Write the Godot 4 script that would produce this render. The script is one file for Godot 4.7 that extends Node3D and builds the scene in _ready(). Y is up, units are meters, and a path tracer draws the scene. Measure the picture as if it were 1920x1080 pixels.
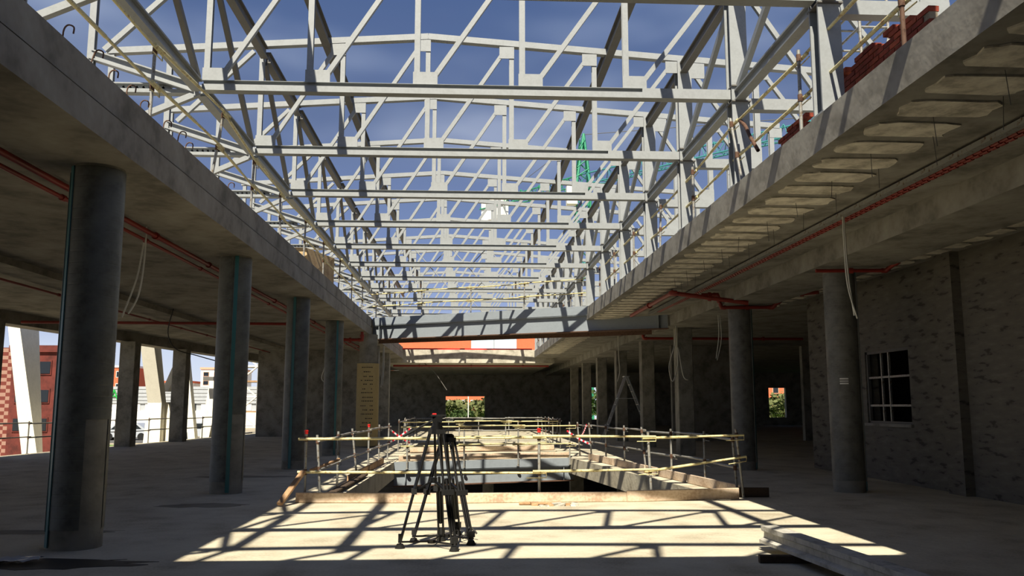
extends Node3D
# Unfinished building hall: concrete slabs around an open void, steel roof trusses, guard rails, tripods.
# World: x right, y up, depth d runs along -z. V(x, y, d).

const SUN_X := 0.16
const SUN_D := 0.84
const BOT := 6.46            # centre height of the truss bottom chords
const NODES := [-4.04, -2.48, -0.825, 0.815, 2.455, 4.12]
const FIRST := 2.89
const STEP := 3.30
const COUNT := 16

var M := {}
var used := {}
var rng := RandomNumberGenerator.new()

func V(x: float, y: float, d: float) -> Vector3:
	return Vector3(x, y, -d)

func top_y(x: float) -> float:
	return 8.82 - 0.07 * absf(x + 0.825)

# ---------------------------------------------------------------- mesh helpers
func mb() -> SurfaceTool:
	var st := SurfaceTool.new()
	st.begin(Mesh.PRIMITIVE_TRIANGLES)
	return st

func tri(st: SurfaceTool, a: Vector3, b: Vector3, c: Vector3, out: Vector3, ua := Vector2.ZERO, ub := Vector2.ZERO, uc := Vector2.ZERO) -> void:
	var n := (b - a).cross(c - a).normalized()
	if n.dot(out) < 0.0:
		n = -n
		st.set_normal(n); st.set_uv(ua); st.add_vertex(a)
		st.set_normal(n); st.set_uv(ub); st.add_vertex(b)
		st.set_normal(n); st.set_uv(uc); st.add_vertex(c)
	else:
		st.set_normal(n); st.set_uv(ua); st.add_vertex(a)
		st.set_normal(n); st.set_uv(uc); st.add_vertex(c)
		st.set_normal(n); st.set_uv(ub); st.add_vertex(b)

func quad(st: SurfaceTool, a: Vector3, b: Vector3, c: Vector3, d: Vector3, out: Vector3) -> void:
	tri(st, a, b, c, out, Vector2(0, 1), Vector2(1, 1), Vector2(1, 0))
	tri(st, a, c, d, out, Vector2(0, 1), Vector2(1, 0), Vector2(0, 0))

# eight corners: bottom ring 0-3, top ring 4-7
func hexa(st: SurfaceTool, p: Array) -> void:
	var c := Vector3.ZERO
	for q in p: c += q
	c /= 8.0
	for f in [[0, 1, 2, 3], [4, 5, 6, 7], [0, 1, 5, 4], [1, 2, 6, 5], [2, 3, 7, 6], [3, 0, 4, 7]]:
		var m: Vector3 = (p[f[0]] + p[f[1]] + p[f[2]] + p[f[3]]) / 4.0
		quad(st, p[f[0]], p[f[1]], p[f[2]], p[f[3]], m - c)

# box between world limits (x, y, depth)
func bx(st: SurfaceTool, x0: float, x1: float, y0: float, y1: float, d0: float, d1: float) -> void:
	hexa(st, [V(x0, y0, d0), V(x1, y0, d0), V(x1, y0, d1), V(x0, y0, d1), V(x0, y1, d0), V(x1, y1, d0), V(x1, y1, d1), V(x0, y1, d1)])

func frame_of(a: Vector3, b: Vector3, up: Vector3) -> Array:
	var t := (b - a).normalized()
	if absf(t.dot(up)) > 0.98:
		up = Vector3(0, 0, 1) if absf(t.z) < 0.9 else Vector3(1, 0, 0)
	var s := t.cross(up).normalized()
	return [t, s, s.cross(t).normalized()]

# bar of rectangular section, w sideways and h along up
func bar(st: SurfaceTool, a: Vector3, b: Vector3, w: float, h: float, up := Vector3.UP, shift := Vector2.ZERO) -> void:
	var f := frame_of(a, b, up)
	var s: Vector3 = f[1] * w * 0.5
	var u: Vector3 = f[2] * h * 0.5
	var o: Vector3 = f[1] * shift.x + f[2] * shift.y
	hexa(st, [a - s - u + o, a + s - u + o, a + s + u + o, a - s + u + o, b - s - u + o, b + s - u + o, b + s + u + o, b - s + u + o])

# I section: flanges of width w, total height h
func ibeam(st: SurfaceTool, a: Vector3, b: Vector3, w: float, h: float, tf: float, tw: float, up := Vector3.UP) -> void:
	bar(st, a, b, w, tf, up, Vector2(0, h * 0.5 - tf * 0.5))
	bar(st, a, b, w, tf, up, Vector2(0, -h * 0.5 + tf * 0.5))
	bar(st, a, b, tw, h - 2.0 * tf + 0.002, up)

func tube(st: SurfaceTool, a: Vector3, b: Vector3, r: float, n := 8, r2 := -1.0) -> void:
	if r2 < 0.0: r2 = r
	var f := frame_of(a, b, Vector3.UP)
	for i in n:
		var a0 := TAU * i / n
		var a1 := TAU * (i + 1) / n
		var n0: Vector3 = f[1] * cos(a0) + f[2] * sin(a0)
		var n1: Vector3 = f[1] * cos(a1) + f[2] * sin(a1)
		var q := [a + n0 * r, a + n1 * r, b + n1 * r2, b + n0 * r2]
		var nn := [n0, n1, n1, n0]
		for k in [0, 1, 2, 0, 2, 3]:
			st.set_normal(nn[k]); st.set_uv(Vector2.ZERO); st.add_vertex(q[k])
		tri(st, a, a + n0 * r, a + n1 * r, a - b)
		tri(st, b, b + n0 * r2, b + n1 * r2, b - a)

func poly_tube(st: SurfaceTool, pts: Array, r: float, n := 6) -> void:
	var rings := []
	var prev := Vector3.ZERO
	for i in pts.size():
		var t: Vector3 = (pts[mini(i + 1, pts.size() - 1)] - pts[maxi(i - 1, 0)]).normalized()
		var s := prev
		if i == 0:
			s = t.cross(Vector3.UP if absf(t.y) < 0.9 else Vector3.RIGHT).normalized()
		else:
			s = (s - t * s.dot(t)).normalized()
		prev = s
		var u := s.cross(t)
		var ring := []
		for k in n:
			var an := TAU * k / n
			ring.append(s * cos(an) + u * sin(an))
		rings.append(ring)
	for i in pts.size() - 1:
		for k in n:
			var k1 := (k + 1) % n
			var nn := [rings[i][k], rings[i][k1], rings[i + 1][k1], rings[i + 1][k]]
			var pp := [pts[i], pts[i], pts[i + 1], pts[i + 1]]
			for j in [0, 1, 2, 0, 2, 3]:
				st.set_normal(nn[j]); st.set_uv(Vector2.ZERO); st.add_vertex(pp[j] + nn[j] * r)

# sagging or bending line through control points
func smooth_line(pts: Array, per := 5) -> Array:
	var c := Curve3D.new()
	for i in pts.size():
		var t: Vector3 = (pts[mini(i + 1, pts.size() - 1)] - pts[maxi(i - 1, 0)]) / 6.0
		c.add_point(pts[i], -t, t)
	var out := []
	for i in pts.size() - 1:
		for k in per:
			out.append(c.sample(i, float(k) / per))
	out.append(pts[-1])
	return out

# surface of revolution about a vertical axis at (x, d); prof = [[r, y], ...]; a0..a1 part of the turn
func lathe(st: SurfaceTool, x: float, d: float, prof: Array, n := 28, a0 := 0.0, a1 := TAU) -> void:
	for i in n:
		var t0 := a0 + (a1 - a0) * i / n
		var t1 := a0 + (a1 - a0) * (i + 1) / n
		var n0 := Vector3(cos(t0), 0, sin(t0))
		var n1 := Vector3(cos(t1), 0, sin(t1))
		for k in prof.size() - 1:
			var c0 := Vector3(x, prof[k][1], -d)
			var c1 := Vector3(x, prof[k + 1][1], -d)
			var tilt: float = -(prof[k + 1][0] - prof[k][0]) / maxf(0.0005, absf(prof[k + 1][1] - prof[k][1]))
			var m0 := (n0 + Vector3(0, tilt, 0)).normalized()
			var m1 := (n1 + Vector3(0, tilt, 0)).normalized()
			var q := [c0 + n0 * prof[k][0], c0 + n1 * prof[k][0], c1 + n1 * prof[k + 1][0], c1 + n0 * prof[k + 1][0]]
			var nn := [m0, m1, m1, m0]
			for j in [0, 1, 2, 0, 2, 3]:
				st.set_normal(nn[j]); st.set_uv(Vector2.ZERO); st.add_vertex(q[j])

# vertical prism over a plan polygon of Vector2(x, d)
func prism(st: SurfaceTool, plan: Array, y0: float, y1: float) -> void:
	var pv := PackedVector2Array(plan)
	var idx := Geometry2D.triangulate_polygon(pv)
	for i in range(0, idx.size(), 3):
		var a := pv[idx[i]]; var b := pv[idx[i + 1]]; var c := pv[idx[i + 2]]
		tri(st, V(a.x, y1, a.y), V(b.x, y1, b.y), V(c.x, y1, c.y), Vector3.UP)
		tri(st, V(a.x, y0, a.y), V(b.x, y0, b.y), V(c.x, y0, c.y), Vector3.DOWN)
	var area := 0.0
	for i in pv.size():
		area += pv[i].cross(pv[(i + 1) % pv.size()])
	for i in pv.size():
		var a := pv[i]; var b := pv[(i + 1) % pv.size()]
		var e := b - a
		var o := Vector2(e.y, -e.x) * signf(area)
		quad(st, V(a.x, y0, a.y), V(b.x, y0, b.y), V(b.x, y1, b.y), V(a.x, y1, a.y), Vector3(o.x, 0, -o.y))

# profile (Vector2: across, up) swept along a -> b
func sweep(st: SurfaceTool, prof: Array, a: Vector3, b: Vector3) -> void:
	var f := frame_of(a, b, Vector3.UP)
	var pv := PackedVector2Array(prof)
	var idx := Geometry2D.triangulate_polygon(pv)
	var at := func(o: Vector3, p: Vector2) -> Vector3: return o + f[1] * p.x + f[2] * p.y
	for i in range(0, idx.size(), 3):
		tri(st, at.call(a, pv[idx[i]]), at.call(a, pv[idx[i + 1]]), at.call(a, pv[idx[i + 2]]), a - b)
		tri(st, at.call(b, pv[idx[i]]), at.call(b, pv[idx[i + 1]]), at.call(b, pv[idx[i + 2]]), b - a)
	var area := 0.0
	for i in pv.size():
		area += pv[i].cross(pv[(i + 1) % pv.size()])
	for i in pv.size():
		var p := pv[i]; var q := pv[(i + 1) % pv.size()]
		var e := q - p
		var o := Vector2(e.y, -e.x) * signf(area)
		quad(st, at.call(a, p), at.call(a, q), at.call(b, q), at.call(b, p), f[1] * o.x + f[2] * o.y)

# ---------------------------------------------------------------- node helpers
func numbered(called: String) -> String:
	if not used.has(called):
		used[called] = 0
		return called
	used[called] += 1
	return "%s_%03d" % [called, used[called]]

func thing(called: String, label: String, category: String, at := Vector3.ZERO, group := "") -> Node3D:
	var o := Node3D.new()
	o.name = numbered(called)
	add_child(o)
	o.position = at
	o.set_meta("label", label)
	o.set_meta("category", category)
	if group: o.set_meta("group", group)
	return o

func mesh_node(called: String, mesh: Mesh, m: Material, parent: Node) -> MeshInstance3D:
	var o := MeshInstance3D.new()
	o.name = called
	o.mesh = mesh
	o.material_override = m
	parent.add_child(o, true)
	return o

# commit a shape, given in world coordinates, as a part of its thing
func part(called: String, st: SurfaceTool, m: Material, parent: Node3D, sub: Node3D = null) -> MeshInstance3D:
	var off := parent.position
	if sub: off += Vector3.ZERO
	var o := mesh_node(called, st.commit(), m, sub if sub else parent)
	if not sub: o.position = -off
	return o

# a thing of one mesh
func single(called: String, st: SurfaceTool, m: Material, label: String, category: String, group := "") -> MeshInstance3D:
	var o := mesh_node(numbered(called), st.commit(), m, self)
	o.set_meta("label", label)
	o.set_meta("category", category)
	if group: o.set_meta("group", group)
	return o

func setting(called: String, st: SurfaceTool, m: Material, label: String, category: String) -> MeshInstance3D:
	var o := single(called, st, m, label, category)
	o.set_meta("kind", "structure")
	return o

# ---------------------------------------------------------------- materials
func noise_image(size: int, seed_: int, freq: float, octaves: int, kind := FastNoiseLite.TYPE_SIMPLEX_SMOOTH) -> PackedByteArray:
	var n := FastNoiseLite.new()
	n.seed = seed_
	n.noise_type = kind
	n.frequency = freq
	n.fractal_octaves = octaves
	var im := n.get_seamless_image(size, size)
	im.convert(Image.FORMAT_L8)
	return im.get_data()

# texture from layers [[bytes, weight], ...] run through a colour ramp
func ramp_texture(size: int, layers: Array, stops: Array) -> ImageTexture:
	var lut_r := PackedByteArray(); var lut_g := PackedByteArray(); var lut_b := PackedByteArray()
	var g := Gradient.new()
	var off := PackedFloat32Array(); var col := PackedColorArray()
	for s in stops:
		off.append(s[0]); col.append(s[1])
	g.offsets = off; g.colors = col
	for i in 256:
		var c := g.sample(i / 255.0)
		lut_r.append(int(clampf(c.r, 0, 1) * 255)); lut_g.append(int(clampf(c.g, 0, 1) * 255)); lut_b.append(int(clampf(c.b, 0, 1) * 255))
	var out := PackedByteArray()
	out.resize(size * size * 3)
	for i in size * size:
		var v := 0.0
		for l in layers:
			v += l[0][i] * l[1]
		var k := clampi(int(v), 0, 255)
		out[i * 3] = lut_r[k]; out[i * 3 + 1] = lut_g[k]; out[i * 3 + 2] = lut_b[k]
	var im := Image.create_from_data(size, size, false, Image.FORMAT_RGB8, out)
	im.generate_mipmaps()
	return ImageTexture.create_from_image(im)

func normal_texture(size: int, bytes: PackedByteArray, strength: float) -> ImageTexture:
	var im := Image.create_from_data(size, size, false, Image.FORMAT_L8, bytes)
	im.convert(Image.FORMAT_RGBA8)
	im.bump_map_to_normal_map(strength)
	im.generate_mipmaps()
	return ImageTexture.create_from_image(im)

func plain(c: Color, rough := 0.7, metal := 0.0) -> StandardMaterial3D:
	var m := StandardMaterial3D.new()
	m.albedo_color = c
	m.roughness = rough
	m.metallic = metal
	return m

func textured(c: Color, tex: Texture2D, per_metre: float, rough := 0.9, nrm: Texture2D = null, depth := 0.6) -> StandardMaterial3D:
	var m := plain(c, rough)
	m.albedo_texture = tex
	m.uv1_triplanar = true
	m.uv1_world_triplanar = true
	m.uv1_scale = Vector3.ONE * per_metre
	if nrm:
		m.normal_enabled = true
		m.normal_texture = nrm
		m.normal_scale = depth
	return m

func make_materials() -> void:
	var fine := noise_image(512, 3, 0.05, 4)
	var mid := noise_image(512, 7, 0.012, 4)
	var broad := noise_image(512, 11, 0.005, 3)
	var grain := noise_image(512, 19, 0.2, 2)
	var bump := normal_texture(512, fine, 2.5)
	var mottled := ramp_texture(512, [[broad, 0.45], [mid, 0.35], [fine, 0.2]], [[0.2, Color(0.68, 0.67, 0.64)], [0.5, Color(0.9, 0.89, 0.87)], [0.8, Color(1, 1, 0.98)]])
	var dusty := ramp_texture(512, [[broad, 0.4], [mid, 0.35], [grain, 0.25]], [[0.22, Color(0.80, 0.78, 0.74)], [0.42, Color(0.92, 0.91, 0.88)], [0.6, Color(0.97, 0.965, 0.94)], [0.8, Color(1, 1, 0.98)]])
	var scored := ramp_texture(512, [[noise_image(512, 23, 0.02, 5), 0.55], [mid, 0.45]], [[0.26, Color(0.62, 0.61, 0.59)], [0.34, Color(0.88, 0.87, 0.84)], [0.6, Color(0.93, 0.92, 0.88)], [0.8, Color(1, 1, 0.97)]])
	var woody := ramp_texture(512, [[broad, 0.5], [fine, 0.5]], [[0.25, Color(0.8, 0.74, 0.68)], [0.5, Color(0.94, 0.9, 0.85)], [0.75, Color(1, 0.98, 0.95)]])
	var rusty := ramp_texture(512, [[mid, 0.6], [fine, 0.4]], [[0.22, Color(0.6, 0.42, 0.28)], [0.32, Color(0.88, 0.82, 0.74)], [0.45, Color(1, 1, 1)]])
	var faint := ramp_texture(512, [[mid, 0.5], [fine, 0.5]], [[0.2, Color(0.95, 0.95, 0.945)], [0.6, Color(1, 1, 1)]])
	M.floor = textured(Color(0.80, 0.77, 0.695), dusty, 0.22, 0.95, bump, 0.35)
	M.concrete = textured(Color(0.62, 0.61, 0.58), mottled, 0.3, 0.92, bump, 0.15)
	M.soffit = textured(Color(0.60, 0.58, 0.54), mottled, 0.25, 0.95, bump, 0.15)
	M.pale = textured(Color(0.78, 0.765, 0.71), mottled, 0.3, 0.92)
	M.column = textured(Color(0.60, 0.59, 0.55), mottled, 0.35, 0.9, bump, 0.4)
	M.plaster = textured(Color(0.47, 0.455, 0.43), scored, 0.3, 0.95, bump, 0.5)
	M.plaster.uv1_scale = Vector3(0.2, 0.8, 0.2)
	M.patch = textured(Color(0.95, 0.93, 0.87), mottled, 0.6, 0.95, bump, 0.5)
	M.steel = textured(Color(0.58, 0.595, 0.60), faint, 0.7, 0.5)
	M.steel.metallic = 0.0
	M.beam_grey = textured(Color(0.55, 0.58, 0.605), faint, 0.5, 0.5)
	M.dark_steel = textured(Color(0.40, 0.39, 0.37), faint, 0.5, 0.6)
	M.galv = textured(Color(0.62, 0.62, 0.60), rusty, 1.6, 0.45)
	M.galv.metallic = 0.35
	M.yellow = textured(Color(0.84, 0.80, 0.60), rusty, 1.1, 0.5)
	M.rust = textured(Color(0.37, 0.27, 0.21), rusty, 1.3, 0.8)
	M.wood = textured(Color(0.74, 0.62, 0.49), woody, 0.9, 0.85)
	M.board = textured(Color(0.83, 0.77, 0.70), woody, 0.6, 0.85)
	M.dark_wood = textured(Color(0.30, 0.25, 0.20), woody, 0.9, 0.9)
	M.ply = textured(Color(0.78, 0.70, 0.55), woody, 0.5, 0.8)
	M.pipe_red = textured(Color(0.54, 0.16, 0.10), faint, 1.0, 0.45)
	M.cap_red = plain(Color(0.88, 0.16, 0.14), 0.45)
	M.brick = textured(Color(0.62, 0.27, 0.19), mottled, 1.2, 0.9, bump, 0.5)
	M.brick2 = textured(Color(0.70, 0.33, 0.23), mottled, 1.2, 0.9, bump, 0.5)
	M.brick3 = textured(Color(0.54, 0.22, 0.16), mottled, 1.2, 0.9, bump, 0.5)
	M.mortar = textured(Color(0.60, 0.56, 0.50), mottled, 1.0, 0.95)
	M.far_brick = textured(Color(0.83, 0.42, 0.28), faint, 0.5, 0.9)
	M.film = textured(Color(0.42, 0.43, 0.405), mottled, 0.8, 0.5)
	M.film_grey = textured(Color(0.48, 0.48, 0.455), mottled, 0.8, 0.5)
	M.teal = plain(Color(0.20, 0.42, 0.42), 0.4)
	M.black = plain(Color(0.035, 0.035, 0.038), 0.4)
	M.black_matt = plain(Color(0.06, 0.06, 0.06), 0.8)
	M.cable = plain(Color(0.80, 0.79, 0.74), 0.6)
	M.dark_cable = plain(Color(0.16, 0.15, 0.14), 0.6)
	M.white = plain(Color(0.92, 0.91, 0.88), 0.7)
	M.pillar = textured(Color(0.93, 0.91, 0.84), faint, 0.4, 0.85)
	M.precast = textured(Color(0.80, 0.79, 0.76), mottled, 0.9, 0.9, bump, 0.6)
	M.precast_dark = textured(Color(0.62, 0.59, 0.54), mottled, 0.9, 0.9, bump, 0.6)
	M.alu = plain(Color(0.78, 0.79, 0.80), 0.4, 0.5)
	M.crane = plain(Color(0.16, 0.52, 0.38), 0.5)
	M.crane_blue = plain(Color(0.22, 0.50, 0.50), 0.5)
	M.grass = textured(Color(0.40, 0.55, 0.22), mottled, 0.4, 0.95)
	M.ground = textured(Color(0.70, 0.66, 0.58), dusty, 0.1, 0.95)
	M.asphalt = textured(Color(0.40, 0.40, 0.40), mottled, 0.2, 0.95)
	M.bld_white = textured(Color(0.92, 0.91, 0.88), faint, 0.2, 0.8)
	M.bld_grey = textured(Color(0.66, 0.68, 0.70), faint, 0.2, 0.8)
	M.bld_red = textured(Color(0.43, 0.19, 0.16), mottled, 0.3, 0.9)
	M.bld_pink = textured(Color(0.86, 0.66, 0.54), faint, 0.3, 0.9)
	var ck := Image.create_empty(64, 64, false, Image.FORMAT_RGB8)
	for y in 64:
		for x in 64:
			ck.set_pixel(x, y, Color(0.60, 0.47, 0.41) if ((x / 32) + (y / 32)) % 2 == 0 else Color(0.42, 0.19, 0.155))
	M.checker = textured(Color(1, 1, 1), ImageTexture.create_from_image(ck), 2.0, 0.9)
	M.checker.uv1_scale = Vector3(1.6, 2.6, 1.6)
	M.glass_dark = plain(Color(0.10, 0.12, 0.14), 0.15)
	M.sign_green = plain(Color(0.10, 0.62, 0.24), 0.5)
	M.panel_blue = textured(Color(0.74, 0.82, 0.90), faint, 0.4, 0.5)
	M.leaf = textured(Color(0.43, 0.46, 0.27), mottled, 0.5, 0.8)
	M.leaf_dark = textured(Color(0.25, 0.35, 0.14), mottled, 0.5, 0.8)
	M.bark = textured(Color(0.36, 0.28, 0.2), mottled, 0.8, 0.95)
	M.wet = textured(Color(0.20, 0.185, 0.16), mottled, 0.3, 0.55)
	M.stain = textured(Color(0.56, 0.53, 0.47), dusty, 0.3, 0.9)
	M.sheet = plain(Color(0.78, 0.78, 0.76), 0.35)
	M.cardboard = textured(Color(0.74, 0.66, 0.46), faint, 0.6, 0.85)
	M.print_ink = plain(Color(0.25, 0.22, 0.18), 0.8)
	M.car = plain(Color(0.75, 0.77, 0.80), 0.25, 0.2)
	M.tape = plain(Color(1, 1, 1), 0.5)
	M.tape.vertex_color_use_as_albedo = true

# ---------------------------------------------------------------- sky
func sky_texture() -> ImageTexture:
	var w := 1024
	var h := 512
	var n := FastNoiseLite.new()
	n.seed = 42
	n.frequency = 1.6
	n.fractal_octaves = 5
	n.fractal_gain = 0.55
	var g := Gradient.new()
	g.offsets = PackedFloat32Array([0.0, 0.06, 0.11, 0.18, 0.32, 0.5, 1.0])
	g.colors = PackedColorArray([Color(0.90, 0.93, 0.98), Color(0.82, 0.865, 0.95), Color(0.62, 0.69, 0.85), Color(0.49, 0.57, 0.75), Color(0.395, 0.465, 0.62), Color(0.29, 0.385, 0.57), Color(0.19, 0.28, 0.48)])
	var out := PackedByteArray()
	out.resize(w * h * 3)
	for y in h:
		var el := (0.5 - (y + 0.5) / h) * PI
		var base := g.sample(clampf(sin(el), 0.0, 1.0))
		for x in w:
			var az := (x + 0.5) / w * TAU
			var c := base
			if el > 0.0:
				var dir := Vector3(cos(el) * cos(az), sin(el) * 2.2, cos(el) * sin(az))
				var v := n.get_noise_3d(dir.x + dir.y * 0.6, dir.y, dir.z * 0.8) * 0.5 + 0.5
				var k := smoothstep(0.47, 0.85, v) * 0.75
				c = base.lerp(Color(0.80, 0.83, 0.90), k)
			var i := (y * w + x) * 3
			out[i] = int(c.r * 255); out[i + 1] = int(c.g * 255); out[i + 2] = int(c.b * 255)
	return ImageTexture.create_from_image(Image.create_from_data(w, h, false, Image.FORMAT_RGB8, out))

# ---------------------------------------------------------------- scene
func _ready() -> void:
	rng.seed = 20240611
	var cam := Camera3D.new()
	cam.name = "camera"
	add_child(cam)
	cam.position = Vector3(0, 1.6, 0)
	cam.rotation_degrees = Vector3(7.9, -2.94, 0)
	cam.fov = 37.3
	cam.near = 0.05
	cam.far = 600
	cam.current = true
	var env := Environment.new()
	env.background_mode = Environment.BG_SKY
	var sky := Sky.new()
	var sm := PanoramaSkyMaterial.new()
	sm.panorama = sky_texture()
	sky.sky_material = sm
	env.sky = sky
	env.tonemap_mode = Environment.TONE_MAPPER_LINEAR
	env.tonemap_exposure = 1.0
	env.background_energy_multiplier = 1.0
	env.sdfgi_enabled = true
	env.ssao_enabled = true
	env.ssil_enabled = true
	var we := WorldEnvironment.new()
	we.name = "world_environment"
	we.environment = env
	add_child(we)
	var sun := DirectionalLight3D.new()
	sun.name = "sun"
	add_child(sun)
	sun.look_at_from_position(Vector3.ZERO, Vector3(SUN_X, -1.0, -SUN_D), Vector3.UP)
	sun.light_energy = 2.75
	sun.light_color = Color(1.0, 0.965, 0.89)
	sun.light_angular_distance = 0.53
	sun.shadow_enabled = true
	make_materials()
	build_floor()
	build_ceilings()
	build_walls()
	build_columns()
	build_trusses()
	build_girders()
	build_bridges()
	build_parapet()
	build_slab_rails()
	build_hole_rails()
	build_boards()
	build_tripods()
	build_precast()
	build_services()
	build_ladder()
	build_facade()
	build_outside()
	build_crane()
	build_small()

# ---------------------------------------------------------------- the shell
const XL := -3.95            # left edge of the void in the upper slab
const XR := 4.08             # right edge of it
const D0 := 5.05             # its near end
const YL := 5.19             # top of the left slab
const YR := 4.98             # top of the right slab
const D1 := 52.5             # its far end

func facade_x(d: float) -> float:
	return -15.2 + 0.10 * (d - 29.0)

func hole_right(d: float) -> float:
	return 4.66 - 0.117 * (d - 14.9)

func build_floor() -> void:
	var st := mb()
	var t := -0.48
	prism(st, [Vector2(facade_x(-10) , -10), Vector2(31, -10), Vector2(31, 14.9), Vector2(facade_x(14.9), 14.9)], t, 0.0)
	# left of the holes
	prism(st, [Vector2(facade_x(14.9), 14.9), Vector2(-2.30, 14.9), Vector2(-2.12, 25.4), Vector2(-2.2, 73), Vector2(facade_x(73), 73)], t, 0.0)
	# right of the holes
	prism(st, [Vector2(hole_right(14.9), 14.9), Vector2(31, 14.9), Vector2(31, 73), Vector2(3.3, 73), Vector2(3.3, 39), Vector2(hole_right(27.5), 27.5)], t, 0.0)
	# beyond the second hole
	prism(st, [Vector2(-2.2, 39.0), Vector2(3.4, 39.6), Vector2(3.4, 73), Vector2(-2.2, 73)], t, 0.0)
	setting("floor", st, M.floor, "dusty beige concrete floor around the long opening, barred with sunlight", "floor")
	# lower storey
	st = mb()
	bx(st, -18, 31, -4.9, -4.6, -10, 73)
	setting("floor", st, M.concrete, "concrete floor of the storey below, seen through the opening", "floor")
	st = mb()
	bx(st, -18.2, -17.9, -4.7, -0.5, -10, 73)
	bx(st, 31, 31.3, -4.7, -0.5, -10, 73)
	bx(st, -18, 31, -4.7, -0.5, 73, 73.3)
	bx(st, -18, 31, -4.7, -0.5, -10.3, -10)
	setting("wall_basement", st, M.concrete, "dark concrete walls around the storey below", "wall")

func build_ceilings() -> void:
	var st := mb()
	# left edge beam, kerb with a recessed construction joint
	bx(st, -5.15, XL, 4.46, 4.80, D0, D1)
	bx(st, -5.15, XL - 0.07, 4.80, 4.835, D0, D1)
	bx(st, -5.15, XL - 0.03, 4.835, YL, D0, D1)
	# aisle slab
	prism(st, [Vector2(facade_x(-10), -10), Vector2(-5.15, -10), Vector2(-5.15, 73), Vector2(facade_x(73), 73)], 4.62, 5.0)
	# facade lintel
	prism(st, [Vector2(facade_x(-10), -10), Vector2(facade_x(-10) + 0.7, -10), Vector2(facade_x(73) + 0.7, 73), Vector2(facade_x(73), 73)], 4.22, 4.62)
	# shallow beam half way across the aisle
	bx(st, -10.2, -9.4, 4.47, 4.62, -10, 73)
	setting("ceiling", st, M.soffit, "brownish concrete slab and edge beam over the left aisle", "ceiling")
	st = mb()
	bx(st, -5.15, 6.55, 4.5, 5.15, -10, D0)
	setting("ceiling", st, M.soffit, "concrete slab overhead at the near end of the void", "ceiling")
	st = mb()
	bx(st, -5.15, 5.3, 4.24, 5.05, D1, 73)
	setting("ceiling", st, M.pale, "pale concrete slab edge closing the far end of the void", "ceiling")
	# right slab: edge beam, field of filled blocks, pipe strip, drop beam over the columns, outer field
	st = mb()
	bx(st, XR, 5.3, 4.56, YR, D0, D1)
	bx(st, 5.3, 6.55, 4.56, YR, D0, 73)
	bx(st, 6.55, 7.85, 4.20, YR, -10, 73)
	bx(st, 7.85, 31, 4.46, YR, -10, 73)
	var rs := setting("ceiling", st, M.concrete, "grey concrete slab and edge beam over the right aisle with pale mortar patches", "ceiling")
	# mortar patches on the underside, with ragged outlines
	var variants := []
	for k in 6:
		var plan := []
		var n := 18
		for i in n:
			var a := TAU * i / n
			var sx := signf(cos(a)) * pow(absf(cos(a)), 0.32) * (0.47 + rng.randf_range(-0.045, 0.045))
			var sd := signf(sin(a)) * pow(absf(sin(a)), 0.42) * (0.225 + rng.randf_range(-0.022, 0.018))
			plan.append(Vector2(sx, sd))
		var ps := mb()
		prism(ps, plan, 4.542, 4.562)
		variants.append(ps.commit())
	var dd := D0 + 0.35
	var k := 0
	while dd < 48.0:
		var o := mesh_node("mortar_patch", variants[k % 6], M.patch, rs)
		o.position = V(4.74 + rng.randf_range(-0.03, 0.03), 0, dd)
		dd += 0.645
		k += 1
	dd = 9.0
	while dd < 24.0:
		var o := mesh_node("mortar_patch", variants[k % 6], M.patch, rs)
		o.position = V(8.42, -0.1, dd)
		dd += 0.62
		k += 1

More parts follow.
